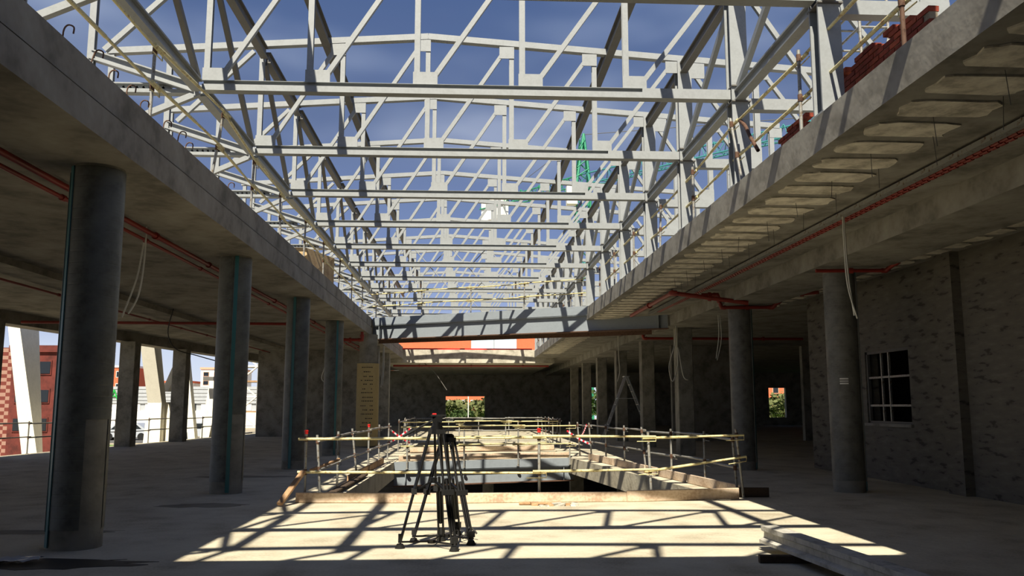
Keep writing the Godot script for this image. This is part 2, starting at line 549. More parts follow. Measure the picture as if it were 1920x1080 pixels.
func build_walls() -> void:
	var st := mb()
	# plastered wall with a window opening, pilaster and return
	var d0 := 17.25; var d1 := 19.2
	bx(st, 9.1, 9.4, 0, 4.46, d1, 22.4)
	bx(st, 9.1, 9.4, 0, 1.22, d0, d1)
	bx(st, 9.1, 9.4, 2.83, 4.46, d0, d1)
	bx(st, 9.1, 9.4, 0, 4.46, 15.75, d0)
	bx(st, 8.92, 9.4, 0, 4.46, 15.2, 15.75)
	bx(st, 9.1, 9.4, 0, 4.46, -9.9, 15.2)
	var w := setting("wall_right", st, M.plaster, "rough plastered wall with dark trowel marks along the right aisle", "wall")
	st = mb()
	bx(st, 9.04, 9.12, 1.17, 1.23, d0 - 0.06, d1 + 0.06)
	var ws := mesh_node("sill", st.commit(), M.concrete, w)
	ws.set_meta("label", "thin concrete window sill")
	var fr := mb()
	bx(fr, 9.13, 9.19, 1.22, 1.28, d0, d1)
	bx(fr, 9.13, 9.19, 2.77, 2.83, d0, d1)
	bx(fr, 9.13, 9.19, 1.22, 2.83, d0, d0 + 0.06)
	bx(fr, 9.13, 9.19, 1.22, 2.83, d1 - 0.06, d1)
	var win := setting("window_1", fr, M.dark_steel, "dark unglazed window with a light metal grid in the plastered wall", "window")
	for q in [d0 + 0.95, d0 + 1.28]:
		st = mb()
		bx(st, 9.14, 9.18, 1.28, 2.77, q - 0.022, q + 0.022)
		mesh_node("mullion", st.commit(), M.galv, win)
	for y in [1.62, 2.24]:
		st = mb()
		bx(st, 9.145, 9.175, y - 0.022, y + 0.022, d0, d1)
		mesh_node("crossbar", st.commit(), M.galv, win)
	# room behind the plastered wall
	st = mb()
	bx(st, 9.4, 13.0, 0, 4.46, 22.2, 22.4)
	bx(st, 13.0, 13.2, 0, 4.46, -10, 22.4)
	setting("wall_room", st, M.concrete, "dark wall of the room behind the plastered wall", "wall")
	# far wall with three openings
	st = mb()
	var openings := [[-1.86, 1.43, 0.68, 2.44], [25.8, 27.3, 0.66, 3.18], [10.5, 11.05, 0.5, 3.2]]
	var xs := [-12.0, -1.86, 1.43, 10.5, 11.05, 25.8, 27.3, 31.0]
	for i in xs.size() - 1:
		var op = null
		for o in openings:
			if absf(o[0] - xs[i]) < 0.01: op = o
		if op == null:
			bx(st, xs[i], xs[i + 1], 0, 4.6, 72.6, 73.0)
		else:
			bx(st, xs[i], xs[i + 1], 0, op[2], 72.6, 73.0)
			bx(st, xs[i], xs[i + 1], op[3], 4.6, 72.6, 73.0)
	setting("wall_back", st, M.concrete, "dark far wall of the hall with small bright openings", "wall")
	st = mb()
	bx(st, 31.0, 31.3, 0, 4.83, -10, 73)
	setting("wall_outer", st, M.concrete, "outer wall closing the right side of the building", "wall")
	st = mb()
	bx(st, facade_x(-10), 31, 0, 4.95, -10.3, -10)
	setting("wall_front", st, M.concrete, "wall closing the hall behind the viewpoint", "wall")
	# dark partition at the end of the left aisle and a stub beside the void
	st = mb()
	bx(st, -11.3, -5.6, 0, 4.58, 46.8, 47.1)
	setting("wall_left", st, M.concrete, "dark partition wall across the end of the left aisle", "wall")
	# partitions in the depth of the right aisle
	st = mb()
	bx(st, 9.6, 13.4, 0, 4.46, 40.0, 40.3)
	bx(st, 15.9, 31, 0, 4.46, 40.0, 40.3)
	setting("wall_partition", st, M.concrete, "dark partition wall deep in the right aisle", "wall")

func round_column(x: float, d: float, top: float, label: String, film: Material, seam_at: float, torn: float, group: String) -> void:
	var c := thing("round_column", label, "column", V(x, 0, d), group)
	var st := mb()
	lathe(st, x, d, [[0.295, 0.0], [0.295, top]], 32)
	part("shaft", st, M.column, c)
	# plastic film left on the shaft, wound in hoops; open over a torn strip near the foot
	var hoops := func(y0: float, y1: float) -> Array:
		var p := []
		var y := y0
		while y < y1 - 0.001:
			var e := minf(y + 0.13, y1)
			p.append([0.302, y]); p.append([0.3032, y + 0.012]); p.append([0.3032, e - 0.012]); p.append([0.302, e])
			y = e
		return p
	st = mb()
	lathe(st, x, d, hoops.call(1.45, top - 0.03), 30)
	if torn >= 0.0:
		lathe(st, x, d, hoops.call(0.22, 1.45), 26, torn + 0.5, torn - 0.5 + TAU)
	else:
		lathe(st, x, d, hoops.call(0.22, 1.45), 30)
	var w := part("plastic_film", st, film, c)
	w.set_meta("label", "dark plastic film wound round the column in hoops")
	st = mb()
	var n := Vector3(cos(seam_at), 0, sin(seam_at))
	var s := Vector3(-n.z, 0, n.x)
	bar(st, V(x, 0.03, d) + n * 0.306, V(x, top - 0.02, d) + n * 0.306, 0.07, 0.014, n)
	part("seam_strip", st, M.teal, c)
	st = mb()
	bar(st, V(x, 0.2, d) + n * 0.309 + s * 0.04, V(x, top - 0.1, d) + n * 0.309 + s * 0.04, 0.012, 0.02, n)
	part("seam_rib", st, film, c)

func square_column(x: float, d: float, w: float, top: float, label: String, group: String) -> Node3D:
	var c := thing("square_column", label, "column", V(x, 0, d), group)
	var st := mb()
	var h := w * 0.5
	var b := 0.02
	var plan := [Vector2(x - h + b, d - h), Vector2(x + h - b, d - h), Vector2(x + h, d - h + b), Vector2(x + h, d + h - b), Vector2(x + h - b, d + h), Vector2(x - h + b, d + h), Vector2(x - h, d + h - b), Vector2(x - h, d - h + b)]
	prism(st, plan, 0.0, top)
	part("shaft", st, M.column, c)
	return c

func build_columns() -> void:
	var g := "round columns of the left row"
	var ord := ["nearest and largest", "second", "third", "fourth"]
	var seams := [2.35, 1.25, 1.7, 1.1]
	for k in 4:
		round_column(-4.5, 10.35 + 6.2 * k, 4.46, "round column wrapped in dark film, %s in the left row" % ord[k], M.film, seams[k], [0.55, 0.65, -1.0, -1.0][k], g)
	# fifth column of the left row, wrapped in printed cardboard
	var c := thing("round_column", "column wrapped in yellowish printed cardboard, behind the left guard rail", "column", V(-4.0, 0, 34.6), g)
	var st := mb()
	lathe(st, -4.0, 34.6, [[0.36, 0.0], [0.36, 4.46]], 28)
	part("shaft", st, M.column, c)
	st = mb()
	lathe(st, -4.0, 34.6, [[0.44, 0.05], [0.445, 1.5], [0.44, 3.3]], 28)
	lathe(st, -4.0, 34.6, [[0.36, 3.31], [0.44, 3.30]], 28)
	var wrap := part("cardboard_wrap", st, M.cardboard, c)
	wrap.set_meta("label", "yellowish cardboard sheet printed with lines of small dark lettering")
	# lines of print, too small to read: short dashes curved with the wrap
	for row in 15:
		st = mb()
		var y := 3.12 - row * 0.165 + rng.randf_range(-0.015, 0.015)
		var a := 1.1 + rng.randf_range(-0.1, 0.25)
		while a < 2.1:
			var l := rng.randf_range(0.06, 0.16)
			if rng.randf() < 0.75:
				var n := 3
				for i in n:
					var a0 := PI - (a + l * i / n)
					var a1 := PI - (a + l * (i + 1) / n)
					var p0 := V(-4.0, y, 34.6) + Vector3(cos(a0), 0, sin(a0)) * 0.448
					var p1 := V(-4.0, y, 34.6) + Vector3(cos(a1), 0, sin(a1)) * 0.448
					bar(st, p0, p1, 0.004, 0.035)
			a += l + 0.05
		part("print_line", st, M.print_ink, c, wrap)
	for k in 2:
		square_column(-4.5, 41.0 + 5.6 * k, 0.55, 4.46, ["square concrete column just beyond the cardboard wrapped column", "square concrete column at the far end of the left row"][k], "square columns of the left row")
	g = "round columns of the right row"
	round_column(7.25, 16.2, 4.20, "round column in grey film with a white sticker, beside the plastered wall", M.film_grey, 0.6, -1.0, g)
	round_column(7.1, 21.9, 4.20, "round column in grey film under a red pipe elbow, second in right row", M.film_grey, 0.7, -1.0, g)
	st = mb()
	for k in 3:
		var y := 2.03 + k * 0.045
		for i in 5:
			var a0 := 1.75 + 0.1 * i
			var p0 := V(7.25, y, 16.2) + Vector3(cos(a0), 0, sin(a0)) * 0.309
			var p1 := V(7.25, y, 16.2) + Vector3(cos(a0 + 0.1), 0, sin(a0 + 0.1)) * 0.309
			bar(st, p0, p1, 0.003, 0.028 if k != 1 else 0.018)
	single("sticker", st, M.white, "small white sticker on the round column beside the plastered wall", "sticker")
	var ord2 := ["nearest square column of the right row, with a cable coil hung beside it", "second square concrete column of the right row", "square concrete column behind the stepladder in the right row", "fourth square concrete column of the right row", "fifth square concrete column of the right row", "farthest square concrete column of the right row"]
	for k in 6:
		square_column(7.2, 28.3 + 5.9 * k, 0.52, 4.20, ord2[k], "square columns of the right row")
	# basement columns seen under the slab
	for p in [[-4.4, 16.3], [-4.4, 22.5], [-4.4, 28.7], [7.2, 22], [5.6, 29.0], [7.2, 28], [4.4, 35.0], [7.2, 34], [7.2, 40], [1.0, 42.0], [-4.4, 34.9]]:
		st = mb()
		bx(st, p[0] - 0.26, p[0] + 0.26, -4.6, -0.48, p[1] - 0.26, p[1] + 0.26)
		single("basement_column", st, M.column, "square concrete column in the dark storey under the opening", "column", "columns of the storey below")

# ---------------------------------------------------------------- steel roof
func build_trusses() -> void:
	var ord := ["roof truss directly above the viewpoint", "roof truss overhead at the near end of the void",
		"nearest roof truss, mostly above the picture, its post beside the brick parapet", "second roof truss, largest with its whole bottom chord showing",
		"third roof truss", "fourth roof truss", "fifth roof truss", "sixth roof truss", "seventh roof truss", "eighth roof truss", "ninth roof truss",
		"tenth roof truss", "eleventh roof truss", "twelfth roof truss", "thirteenth roof truss", "farthest roof truss"]
	var t := Node3D.new()
	t.name = "roof_truss"
	add_child(t)
	used["roof_truss"] = 0
	t.set_meta("category", "truss")
	t.set_meta("group", "steel roof trusses over the void")
	var nx := NODES
	var st := mb()
	# bottom chord: closed lower box, open slot under a cover plate, solid end pieces
	bar(st, V(nx[0] - 0.05, BOT - 0.025, 0), V(2.7, BOT - 0.025, 0), 0.17, 0.095)
	bar(st, V(nx[0] - 0.05, BOT + 0.05, 0), V(2.7, BOT + 0.05, 0), 0.02, 0.06)
	bar(st, V(nx[0] - 0.05, BOT + 0.082, 0), V(2.7, BOT + 0.082, 0), 0.18, 0.006)
	part("bottom_chord", st, M.steel, t)
	st = mb()
	bar(st, V(2.7, BOT + 0.006, 0), V(4.1, BOT + 0.006, 0), 0.176, 0.158)
	part("chord_end", st, M.steel, t)
	# top chord, two slopes
	for s in [[-7.0, -0.825], [-0.825, 7.4]]:
		st = mb()
		bar(st, V(s[0], top_y(s[0]), 0), V(s[1], top_y(s[1]), 0), 0.14, 0.12)
		part("top_chord", st, M.steel, t)
	# web
	var plate := func(x0: float, x1: float, y0: float, y1: float) -> void:
		var ps := mb()
		bx(ps, x0, x1, y0, y1, -0.062, -0.042)
		part("gusset_plate", ps, M.steel, t)
	for i in 6:
		var x: float = nx[i]
		st = mb()
		if i < 5:
			ibeam(st, V(x, BOT + 0.085, 0), V(x, top_y(x) - 0.05, 0), 0.09, 0.09, 0.018, 0.03, Vector3(0, 0, 1))
			part("vertical", st, M.steel, t)
			plate.call(x - 0.06, x + 0.32, BOT + 0.085, BOT + 0.29)
			var x2: float = nx[i + 1]
			st = mb()
			bar(st, V(x + 0.2, BOT + 0.12, -0.02), V(x2 - 0.12, top_y(x2) - 0.12, -0.02), 0.075, 0.07, Vector3(0, 0, 1))
			part("diagonal", st, M.steel, t)
		if i > 0:
			plate.call(x - 0.24, x + 0.05, top_y(x) - 0.31, top_y(x) - 0.07)
	# post standing on the right hand slab
	st = mb()
	ibeam(st, V(4.24, YR + 0.03, 0), V(4.24, top_y(4.24) - 0.07, 0), 0.27, 0.27, 0.03, 0.03, Vector3(0, 0, 1))
	part("post", st, M.steel, t)
	st = mb()
	bx(st, XR + 0.01, 4.44, YR, YR + 0.03, -0.18, 0.18)
	part("base_plate", st, M.steel, t)
	for y in [BOT - 0.13, BOT + 0.12]:
		st = mb()
		bx(st, 4.10, 4.40, y, y + 0.02, -0.17, 0.17)
		part("bracket", st, M.dark_steel, t)
	# outer bays on the right
	st = mb()
	bar(st, V(4.38, BOT - 0.14, 0), V(5.75, BOT - 0.14, 0), 0.17, 0.18)
	part("chord_extension", st, M.steel, t)
	for x in [5.7, 7.2]:
		st = mb()
		ibeam(st, V(x, YR, 0), V(x, top_y(x) - 0.07, 0), 0.11, 0.11, 0.02, 0.03, Vector3(0, 0, 1))
		part("outer_post", st, M.steel, t)
		plate.call(x - 0.30, x + 0.06, BOT - 0.05, BOT + 0.2)
		plate.call(x - 0.05, x + 0.25, top_y(x) - 0.30, top_y(x) - 0.07)
	st = mb()
	bar(st, V(4.36, top_y(4.3) - 0.15, -0.02), V(5.5, BOT + 0.1, -0.02), 0.075, 0.07, Vector3(0, 0, 1))
	part("diagonal", st, M.steel, t)
	st = mb()
	bar(st, V(5.86, top_y(5.8) - 0.15, -0.02), V(7.02, BOT + 0.1, -0.02), 0.075, 0.07, Vector3(0, 0, 1))
	part("diagonal", st, M.steel, t)
	plate.call(4.3, 4.66, top_y(4.3) - 0.4, top_y(4.3) - 0.07)
	# outer bays on the left: rising tie, castellated plank, strut, posts
	st = mb()
	ibeam(st, V(-4.2, BOT - 0.03, 0.0), V(-5.8, BOT + 0.48, 0.0), 0.14, 0.15, 0.02, 0.03)
	part("side_tie", st, M.steel, t)
	st = mb()
	bar(st, V(-4.2, BOT - 0.06, 0.1), V(-5.9, BOT - 0.06, 0.1), 0.16, 0.06)
	bar(st, V(-4.6, BOT + 0.055, 0.1), V(-5.9, BOT + 0.055, 0.1), 0.16, 0.02)
	for k in 12:
		var hx := -4.65 - k * 0.1
		bar(st, V(hx, BOT - 0.035, 0.1), V(hx - 0.05, BOT + 0.05, 0.1), 0.12, 0.02, Vector3(0, 0, 1))
	part("perforated_plank", st, M.steel, t)
	st = mb()
	bar(st, V(-4.15, BOT - 0.1, 0), V(-5.5, BOT - 0.72, 0), 0.09, 0.09)
	part("side_strut", st, M.steel, t)
	for x in [-5.8, -6.9]:
		st = mb()
		ibeam(st, V(x, 5.0, 0), V(x, top_y(x) - 0.07, 0), 0.10, 0.10, 0.02, 0.03, Vector3(0, 0, 1))
		part("outer_post", st, M.steel, t)
	st = mb()
	bar(st, V(-5.6, BOT + 0.55, -0.02), V(-4.2, top_y(-4.0) - 0.15, -0.02), 0.08, 0.08, Vector3(0, 0, 1))
	part("diagonal", st, M.steel, t)
	for k in COUNT:
		var o: Node3D = t if k == 0 else t.duplicate()
		if k > 0:
			o.name = numbered("roof_truss")
			add_child(o)
		o.position = V(0, 0, FIRST + STEP * k)
		o.set_meta("label", "light grey steel " + ord[k] + (" counting away from the viewpoint" if k > 3 and k < 15 else ""))

func build_girders() -> void:
	var last := FIRST + STEP * (COUNT - 1)
	for s in [0, 1]:
		var x: float = [-3.98, 4.22][s]
		var xl: float = [-4.15, 4.22][s]
		var g := thing("eaves_girder", ["grey steel girder along the left ends of the trusses, with raking braces", "grey steel girder along the posts on the right, with raking braces"][s], "girder", V(x, BOT, FIRST), "girders along the sides of the roof")
		for k in COUNT - 1:
			var a := FIRST + STEP * k + 0.1
			var b := FIRST + STEP * (k + 1) - 0.1
			var st := mb()
			ibeam(st, V(xl, BOT - 0.02, a), V(xl, BOT - 0.02, b), 0.15, 0.18, 0.025, 0.04)
			part("lower_rail", st, M.steel, g)
			st = mb()
			ibeam(st, V(x, top_y(x) - 0.22, a), V(x, top_y(x) - 0.22, b), 0.14, 0.22, 0.025, 0.05)
			part("upper_rail", st, M.dark_steel, g)
			st = mb()
			bar(st, V(xl, BOT + 0.1, b), V(xl + (x - xl) * 0.8, top_y(x) - 0.35, a), 0.08, 0.10)
			part("brace", st, M.dark_steel if s == 0 else M.steel, g)
	for s in [-2.8, 2.75]:
		var st := mb()
		ibeam(st, V(s, top_y(s) + 0.0, FIRST - 0.3), V(s, top_y(s) + 0.0, last + 0.3), 0.15, 0.26, 0.02, 0.04)
		single("roof_purlin", st, M.dark_steel, "dark steel purlin running under the roof on the %s side" % ("left" if s < 0 else "right"), "purlin", "purlins running the length of the roof")
	# crossed rods in a far bay
	for q in [[[-0.75, 0.75], 35.89], [[0.85, 2.3], 35.89], [[-2.35, -0.9], 35.89], [[-0.75, 0.75], 45.79]]:
		for f in [0, 1]:
			var st := mb()
			tube(st, V(q[0][0], BOT + 0.2 if f == 0 else 8.3, q[1] + 0.15 + f * 0.08), V(q[0][1], 8.3 if f == 0 else BOT + 0.2, q[1] + 0.15 + f * 0.08), 0.022, 6)
			single("bracing_rod", st, M.steel, "thin crossed steel rod between far roof trusses", "rod", "crossed rods in the far roof")

# ---------------------------------------------------------------- bridges over the void and the hole
func deck_beam(called: String, label: String, a: Vector3, b: Vector3, plate_h: float, deep: float, back: float) -> Node3D:
	# a, b: top front edge ends. Edge plate on top, web set back below, bottom flange, deck behind
	var t := thing(called, label, "beam", a)
	var f := frame_of(a, b, Vector3.UP)
	var behind: Vector3 = Vector3(0, 0, -1)
	var st := mb()
	hexa(st, [a + Vector3(0, -plate_h, 0), b + Vector3(0, -plate_h, 0), b + Vector3(0, -plate_h, 0) + behind * 0.06, a + Vector3(0, -plate_h, 0) + behind * 0.06, a, b, b + behind * 0.06, a + behind * 0.06])
	part("edge_plate", st, M.beam_grey, t)
	var top := -plate_h
	var w0 := behind * 0.16
	st = mb()
	hexa(st, [a + Vector3(0, -deep, 0) + w0, b + Vector3(0, -deep, 0) + w0, b + Vector3(0, -deep, 0) + w0 * 1.2, a + Vector3(0, -deep, 0) + w0 * 1.2, a + Vector3(0, top, 0) + w0, b + Vector3(0, top, 0) + w0, b + Vector3(0, top, 0) + w0 * 1.2, a + Vector3(0, top, 0) + w0 * 1.2])
	part("web", st, M.beam_grey, t)
	for y in [top, -deep]:
		st = mb()
		hexa(st, [a + Vector3(0, y - 0.03, 0) + behind * 0.02, b + Vector3(0, y - 0.03, 0) + behind * 0.02, b + Vector3(0, y - 0.03, 0) + behind * 0.32, a + Vector3(0, y - 0.03, 0) + behind * 0.32, a + Vector3(0, y, 0) + behind * 0.02, b + Vector3(0, y, 0) + behind * 0.02, b + Vector3(0, y, 0) + behind * 0.32, a + Vector3(0, y, 0) + behind * 0.32])
		part("flange", st, M.beam_grey if y == top else M.rust, t)
	st = mb()
	var dk := behind * back
	hexa(st, [a + Vector3(0, -0.2, 0) + behind * 0.06, b + Vector3(0, -0.2, 0) + behind * 0.06, b + Vector3(0, -0.2, 0) + dk, a + Vector3(0, -0.2, 0) + dk, a + Vector3(0, -0.02, 0) + behind * 0.06, b + Vector3(0, -0.02, 0) + behind * 0.06, b + Vector3(0, -0.02, 0) + dk, a + Vector3(0, -0.02, 0) + dk])
	part("deck", st, M.floor, t)
	st = mb()
	hexa(st, [a + Vector3(0, -deep, 0) + dk, b + Vector3(0, -deep, 0) + dk, b + Vector3(0, -deep, 0) + dk * 1.02, a + Vector3(0, -deep, 0) + dk * 1.02, a + dk, b + dk, b + dk * 1.02, a + dk * 1.02])
	part("back_web", st, M.rust, t)
	for k in 2:
		var e := a if k == 0 else b
		var q: Vector3 = f[0] * (0.35 if k == 0 else -0.35)
		st = mb()
		bar(st, e + q + Vector3(0, top - 0.03, 0) + behind * 0.1, e + q + Vector3(0, -deep, 0) + behind * 0.1, 0.02, 0.12, behind)
		part("stiffener", st, M.beam_grey, t)
	return t

func build_bridges() -> void:
	deck_beam("bridge_beam", "grey steel beam bridging the void overhead, striped with truss shadows", V(XL + 0.02, 5.2, 35.2), V(XR + 2.4, 4.98, 27.2), 0.30, 0.86, 2.6)
	deck_beam("bridge_beam", "grey steel beam carrying the walkway across the floor opening", V(-2.13, 0.0, 25.3), V(3.35, 0.0, 27.2), 0.24, 0.68, 5.2)

func build_parapet() -> void:
	# brick parapet on the right hand slab, bonded brick by brick
	var brick_meshes := []
	for k in 3:
		var st := mb()
		var e := 0.006
		hexa(st, [V(-0.058, -0.028, -0.115 + e), V(0.058, -0.028, -0.115 + e), V(0.058, -0.028, 0.115 - e), V(-0.058, -0.028, 0.115 - e), V(-0.056 + k * 0.001, 0.028, -0.115), V(0.057, 0.028, -0.115), V(0.057, 0.028, 0.115), V(-0.056, 0.028, 0.115)])
		brick_meshes.append(st.commit())
	for s in [[8.0, 10.5, 12, "long red brick parapet beside the rusty rail post on the right slab"], [11.2, 12.2, 10, "short red brick parapet stub beyond the steel post on the right slab"]]:
		var t := thing("brick_parapet", s[3], "parapet", V(4.72, YR, s[0]), "brick parapets on the right slab")
		var st := mb()
		bx(st, 4.675, 4.765, YR, YR + (s[2] - 2) * 0.068, s[0] + 0.01, s[1] - 0.01)
		part("mortar_core", st, M.mortar, t)
		for row in s[2]:
			var d: float = s[0] + (0.115 if row % 2 == 0 else 0.0)
			while d < s[1] - 0.1:
				var hi: int = rng.randi() % 3
				if not (row >= s[2] - 2 and rng.randf() < 0.35):
					var o := mesh_node("brick", brick_meshes[rng.randi() % 3], [M.brick, M.brick2, M.brick3][hi], t)
					o.position = V(4.72 + rng.randf_range(-0.004, 0.004), YR + 0.032 + row * 0.068, d + 0.115) - t.position
				d += 0.24
	# far brick wall with pale panel on the upper level
	var w := thing("brick_wall", "sunlit orange brick wall behind the far end of the void", "wall", V(0, 4.95, 56.5))
	var st := mb()
	bx(st, -9.0, 9.0, 4.95, 6.7, 56.5, 56.8)
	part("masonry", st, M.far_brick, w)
	st = mb()
	bx(st, 0.2, 3.2, 5.0, 6.5, 56.42, 56.5)
	var p := part("panel", st, M.panel_blue, w)
	p.set_meta("label", "pale blue panel")
	st = mb()
	bx(st, 1.68, 1.72, 5.0, 6.5, 56.40, 56.42)
	part("panel_joint", st, M.galv, w, p)
	st = mb()
	bx(st, -4.0, 3.9, 5.02, 5.1, 52.05, 52.1)
	single("red_edge_strip", st, M.cap_red, "thin red strip along the far slab edge", "strip")
	# plywood box on the left slab
	st = mb()
	hexa(st, [V(-4.9, YL + 0.002, 23.2), V(-4.3, YL + 0.002, 23.2), V(-4.3, YL + 0.002, 27.2), V(-4.9, YL + 0.002, 27.2), V(-4.9, 5.9, 23.2), V(-4.45, 5.9, 23.2), V(-4.3, 6.3, 27.2), V(-4.9, 6.3, 27.2)])
	single("plywood_box", st, M.ply, "beige plywood box standing on the left slab edge", "box")
	# scaffold tower beside the parapet
	var sc := thing("scaffold_tower", "small white scaffold tower behind the brick parapet on the right", "scaffold", V(6.3, YR, 12.6))
	var ps := [[6.05, 12.3], [6.5, 12.3], [6.05, 13.2], [6.5, 13.2]]
	for q in ps:
		st = mb()
		tube(st, V(q[0], YR, q[1]), V(q[0], 7.95, q[1]), 0.025)
		part("standard", st, M.galv, sc)
	for y in [5.7, 6.6, 7.45, 7.8]:
		for e in [[0, 1], [2, 3], [0, 2], [1, 3]]:
			st = mb()
			tube(st, V(ps[e[0]][0], y, ps[e[0]][1]), V(ps[e[1]][0], y, ps[e[1]][1]), 0.02)
			part("ledger", st, M.galv, sc)
	st = mb()
	tube(st, V(6.05, 5.6, 12.3), V(6.5, 7.3, 12.3), 0.018)
	part("diagonal_brace", st, M.galv, sc)

# ---------------------------------------------------------------- guard rails
# posts: [base, lean vector]; rails are telescopic tubes that overlap at the posts
func guard_rail(label: String, posts: Array, rail_mat: Material, heights: Array, group: String, red_caps := [], tall := 1.15, over := 0.2, hooks := true, low_lift := []) -> Node3D:
	var t := thing("guard_rail", label, "guard rail", posts[0][0], group)
	var tops := []
	for i in posts.size():
		var b: Vector3 = posts[i][0]
		var e: Vector3 = b + Vector3(0, tall, 0) + posts[i][1]
		var st := mb()
		tube(st, b, e, 0.024, 8)
		tube(st, b, b + Vector3(0, 0.012, 0), 0.06, 8)
		var p := part("post", st, posts[i][2] if posts[i].size() > 2 else M.galv, t)
		if i in red_caps:
			st = mb()
			tube(st, e - Vector3(0, 0.02, 0), e + Vector3(0, 0.03, 0), 0.032, 10)
			tube(st, e + Vector3(0, 0.03, 0), e + Vector3(0, 0.05, 0), 0.045, 10, 0.03)
			part("cap", st, M.cap_red, t, p)
		for h in heights:
			st = mb()
			var c := b.lerp(e, (h + (low_lift[i] if low_lift and h == heights[0] else 0.0)) / tall)
			tube(st, c - Vector3(0, 0.045, 0), c + Vector3(0, 0.045, 0), 0.033, 8)
			part("clamp", st, M.rust, t, p)
	for h in heights:
		for i in posts.size() - 1:
			var la: float = low_lift[i] if low_lift and h == heights[0] else 0.0
			var lb: float = low_lift[i + 1] if low_lift and h == heights[0] else 0.0
			var a: Vector3 = posts[i][0].lerp(posts[i][0] + Vector3(0, tall, 0) + posts[i][1], (h + la) / tall)
			var b: Vector3 = posts[i + 1][0].lerp(posts[i + 1][0] + Vector3(0, tall, 0) + posts[i + 1][1], (h + lb) / tall)
			var dir := (b - a).normalized()
			var side := Vector3(-dir.z, 0, dir.x) * (0.045 if i % 2 == 0 else 0.06)
			var lift := Vector3(0, 0.025 * (i % 2), 0)
			var st := mb()
			var m := a.lerp(b, 0.55)
			tube(st, a + side + lift - dir * over, m + side + lift, 0.024, 8)
			tube(st, m + side + lift, b + side + lift + dir * over, 0.019, 8)
			var r := part("rail", st, rail_mat, t)
			if hooks:
				st = mb()
				var e := b + side + lift + dir * over
				poly_tube(st, [e, e + Vector3(0, -0.08, 0), e + Vector3(0, -0.085, 0) - dir * 0.34], 0.008, 5)
				part("hook", st, rail_mat, t, r)
	return t

func line_posts(a: Vector3, b: Vector3, n: int, lean := 0.05) -> Array:
	var out := []
	for i in n:
		var p := a.lerp(b, float(i) / (n - 1))
		out.append([p, Vector3(rng.randf_range(-lean, lean), 0, rng.randf_range(-lean, lean))])
	return out

func build_slab_rails() -> void:
	var g := "guard rails on the upper slab"
	guard_rail("yellow guard rail leaning along the top of the left slab edge",
		[[V(-4.12, YL, 7.42), Vector3(0.0, 0, 0.05)], [V(-4.12, YL, 10.81), Vector3(0.02, 0, 0)], [V(-4.12, YL, 13.49), Vector3(0.17, 0.05, 0.05)], [V(-4.12, YL, 15.96), Vector3(0.04, 0, 0)], [V(-4.12, YL, 18.54), Vector3(-0.03, 0, 0)], [V(-4.12, YL, 21.22), Vector3(0.03, 0, 0)], [V(-4.12, YL, 24.10), Vector3(0, 0, 0)], [V(-4.12, YL, 26.99), Vector3(0.05, 0, 0)], [V(-4.12, YL, 30.08), Vector3(0, 0, 0)], [V(-4.12, YL, 33.17), Vector3(0, 0, 0)]],
		M.yellow, [0.5, 1.0], g, [], 1.08, 0.15)
	guard_rail("yellow guard rail with one rusty post along the top of the right slab edge",
		[[V(4.16, YR, 5.62), Vector3.ZERO], [V(4.16, YR, 7.59), Vector3(0, 0.1, 0), M.rust], [V(4.16, YR, 10.14), Vector3(0.0, 0.05, 0.02)], [V(4.16, YR, 12.48), Vector3(-0.12, 0, -0.1)], [V(4.16, YR, 15.29), Vector3(0, 0, 0)], [V(4.16, YR, 18.10), Vector3(0.04, 0, 0)], [V(4.16, YR, 21.01), Vector3(0, 0, 0)], [V(4.16, YR, 23.92), Vector3(0, 0, 0)], [V(4.16, YR, 26.62), Vector3(0, 0, 0)]],
		M.yellow, [0.45, 0.95], g, [], 1.05, 0.15)
	guard_rail("yellow guard rail along the front of the overhead bridge beam", line_posts(V(XL + 0.15, 5.18, 35.2), V(XR - 0.1, 5.03, 29.7), 5, 0.03), M.yellow, [0.5, 1.0], g, [], 1.1, 0.2)
	guard_rail("thin white rail on the right slab beyond the overhead bridge", line_posts(V(4.16, YR, 34.32), V(4.16, YR, 53.04), 8, 0.03), M.galv, [0.5, 1.0], g, [], 1.1, 0.1, false)
	# hooks of reinforcing bar sticking out of the left slab edge
	for d in [6.6, 7.4, 8.2, 8.8, 9.35, 9.8, 10.3, 11.05, 11.5, 12.0, 14.2]:
		var st := mb()
		var b := V(-4.12 + rng.randf_range(-0.02, 0.02), 5.17, d * 1.03)
		var l := rng.randf_range(-0.05, 0.08)
		poly_tube(st, smooth_line([b, b + Vector3(l, 0.2, 0), b + Vector3(l + 0.04, 0.27, 0), b + Vector3(l + 0.1, 0.25, 0), b + Vector3(l + 0.1, 0.18, 0)], 4), 0.009, 5)
		single("rebar_hook", st, M.rust, "dark bent reinforcing bar sticking out of the left slab edge", "rebar", "bent bars along the left slab edge")
	# rags and strips tied to the right rail
	var st := mb()
	poly_tube(st, smooth_line([V(4.12, 5.95, 12.4), V(4.11, 5.75, 12.1), V(4.12, 5.5, 11.9), V(4.15, 5.25, 11.7)], 4), 0.03, 6)
	single("rag", st, M.rust, "reddish brown strap hanging from the right slab guard rail", "strap")

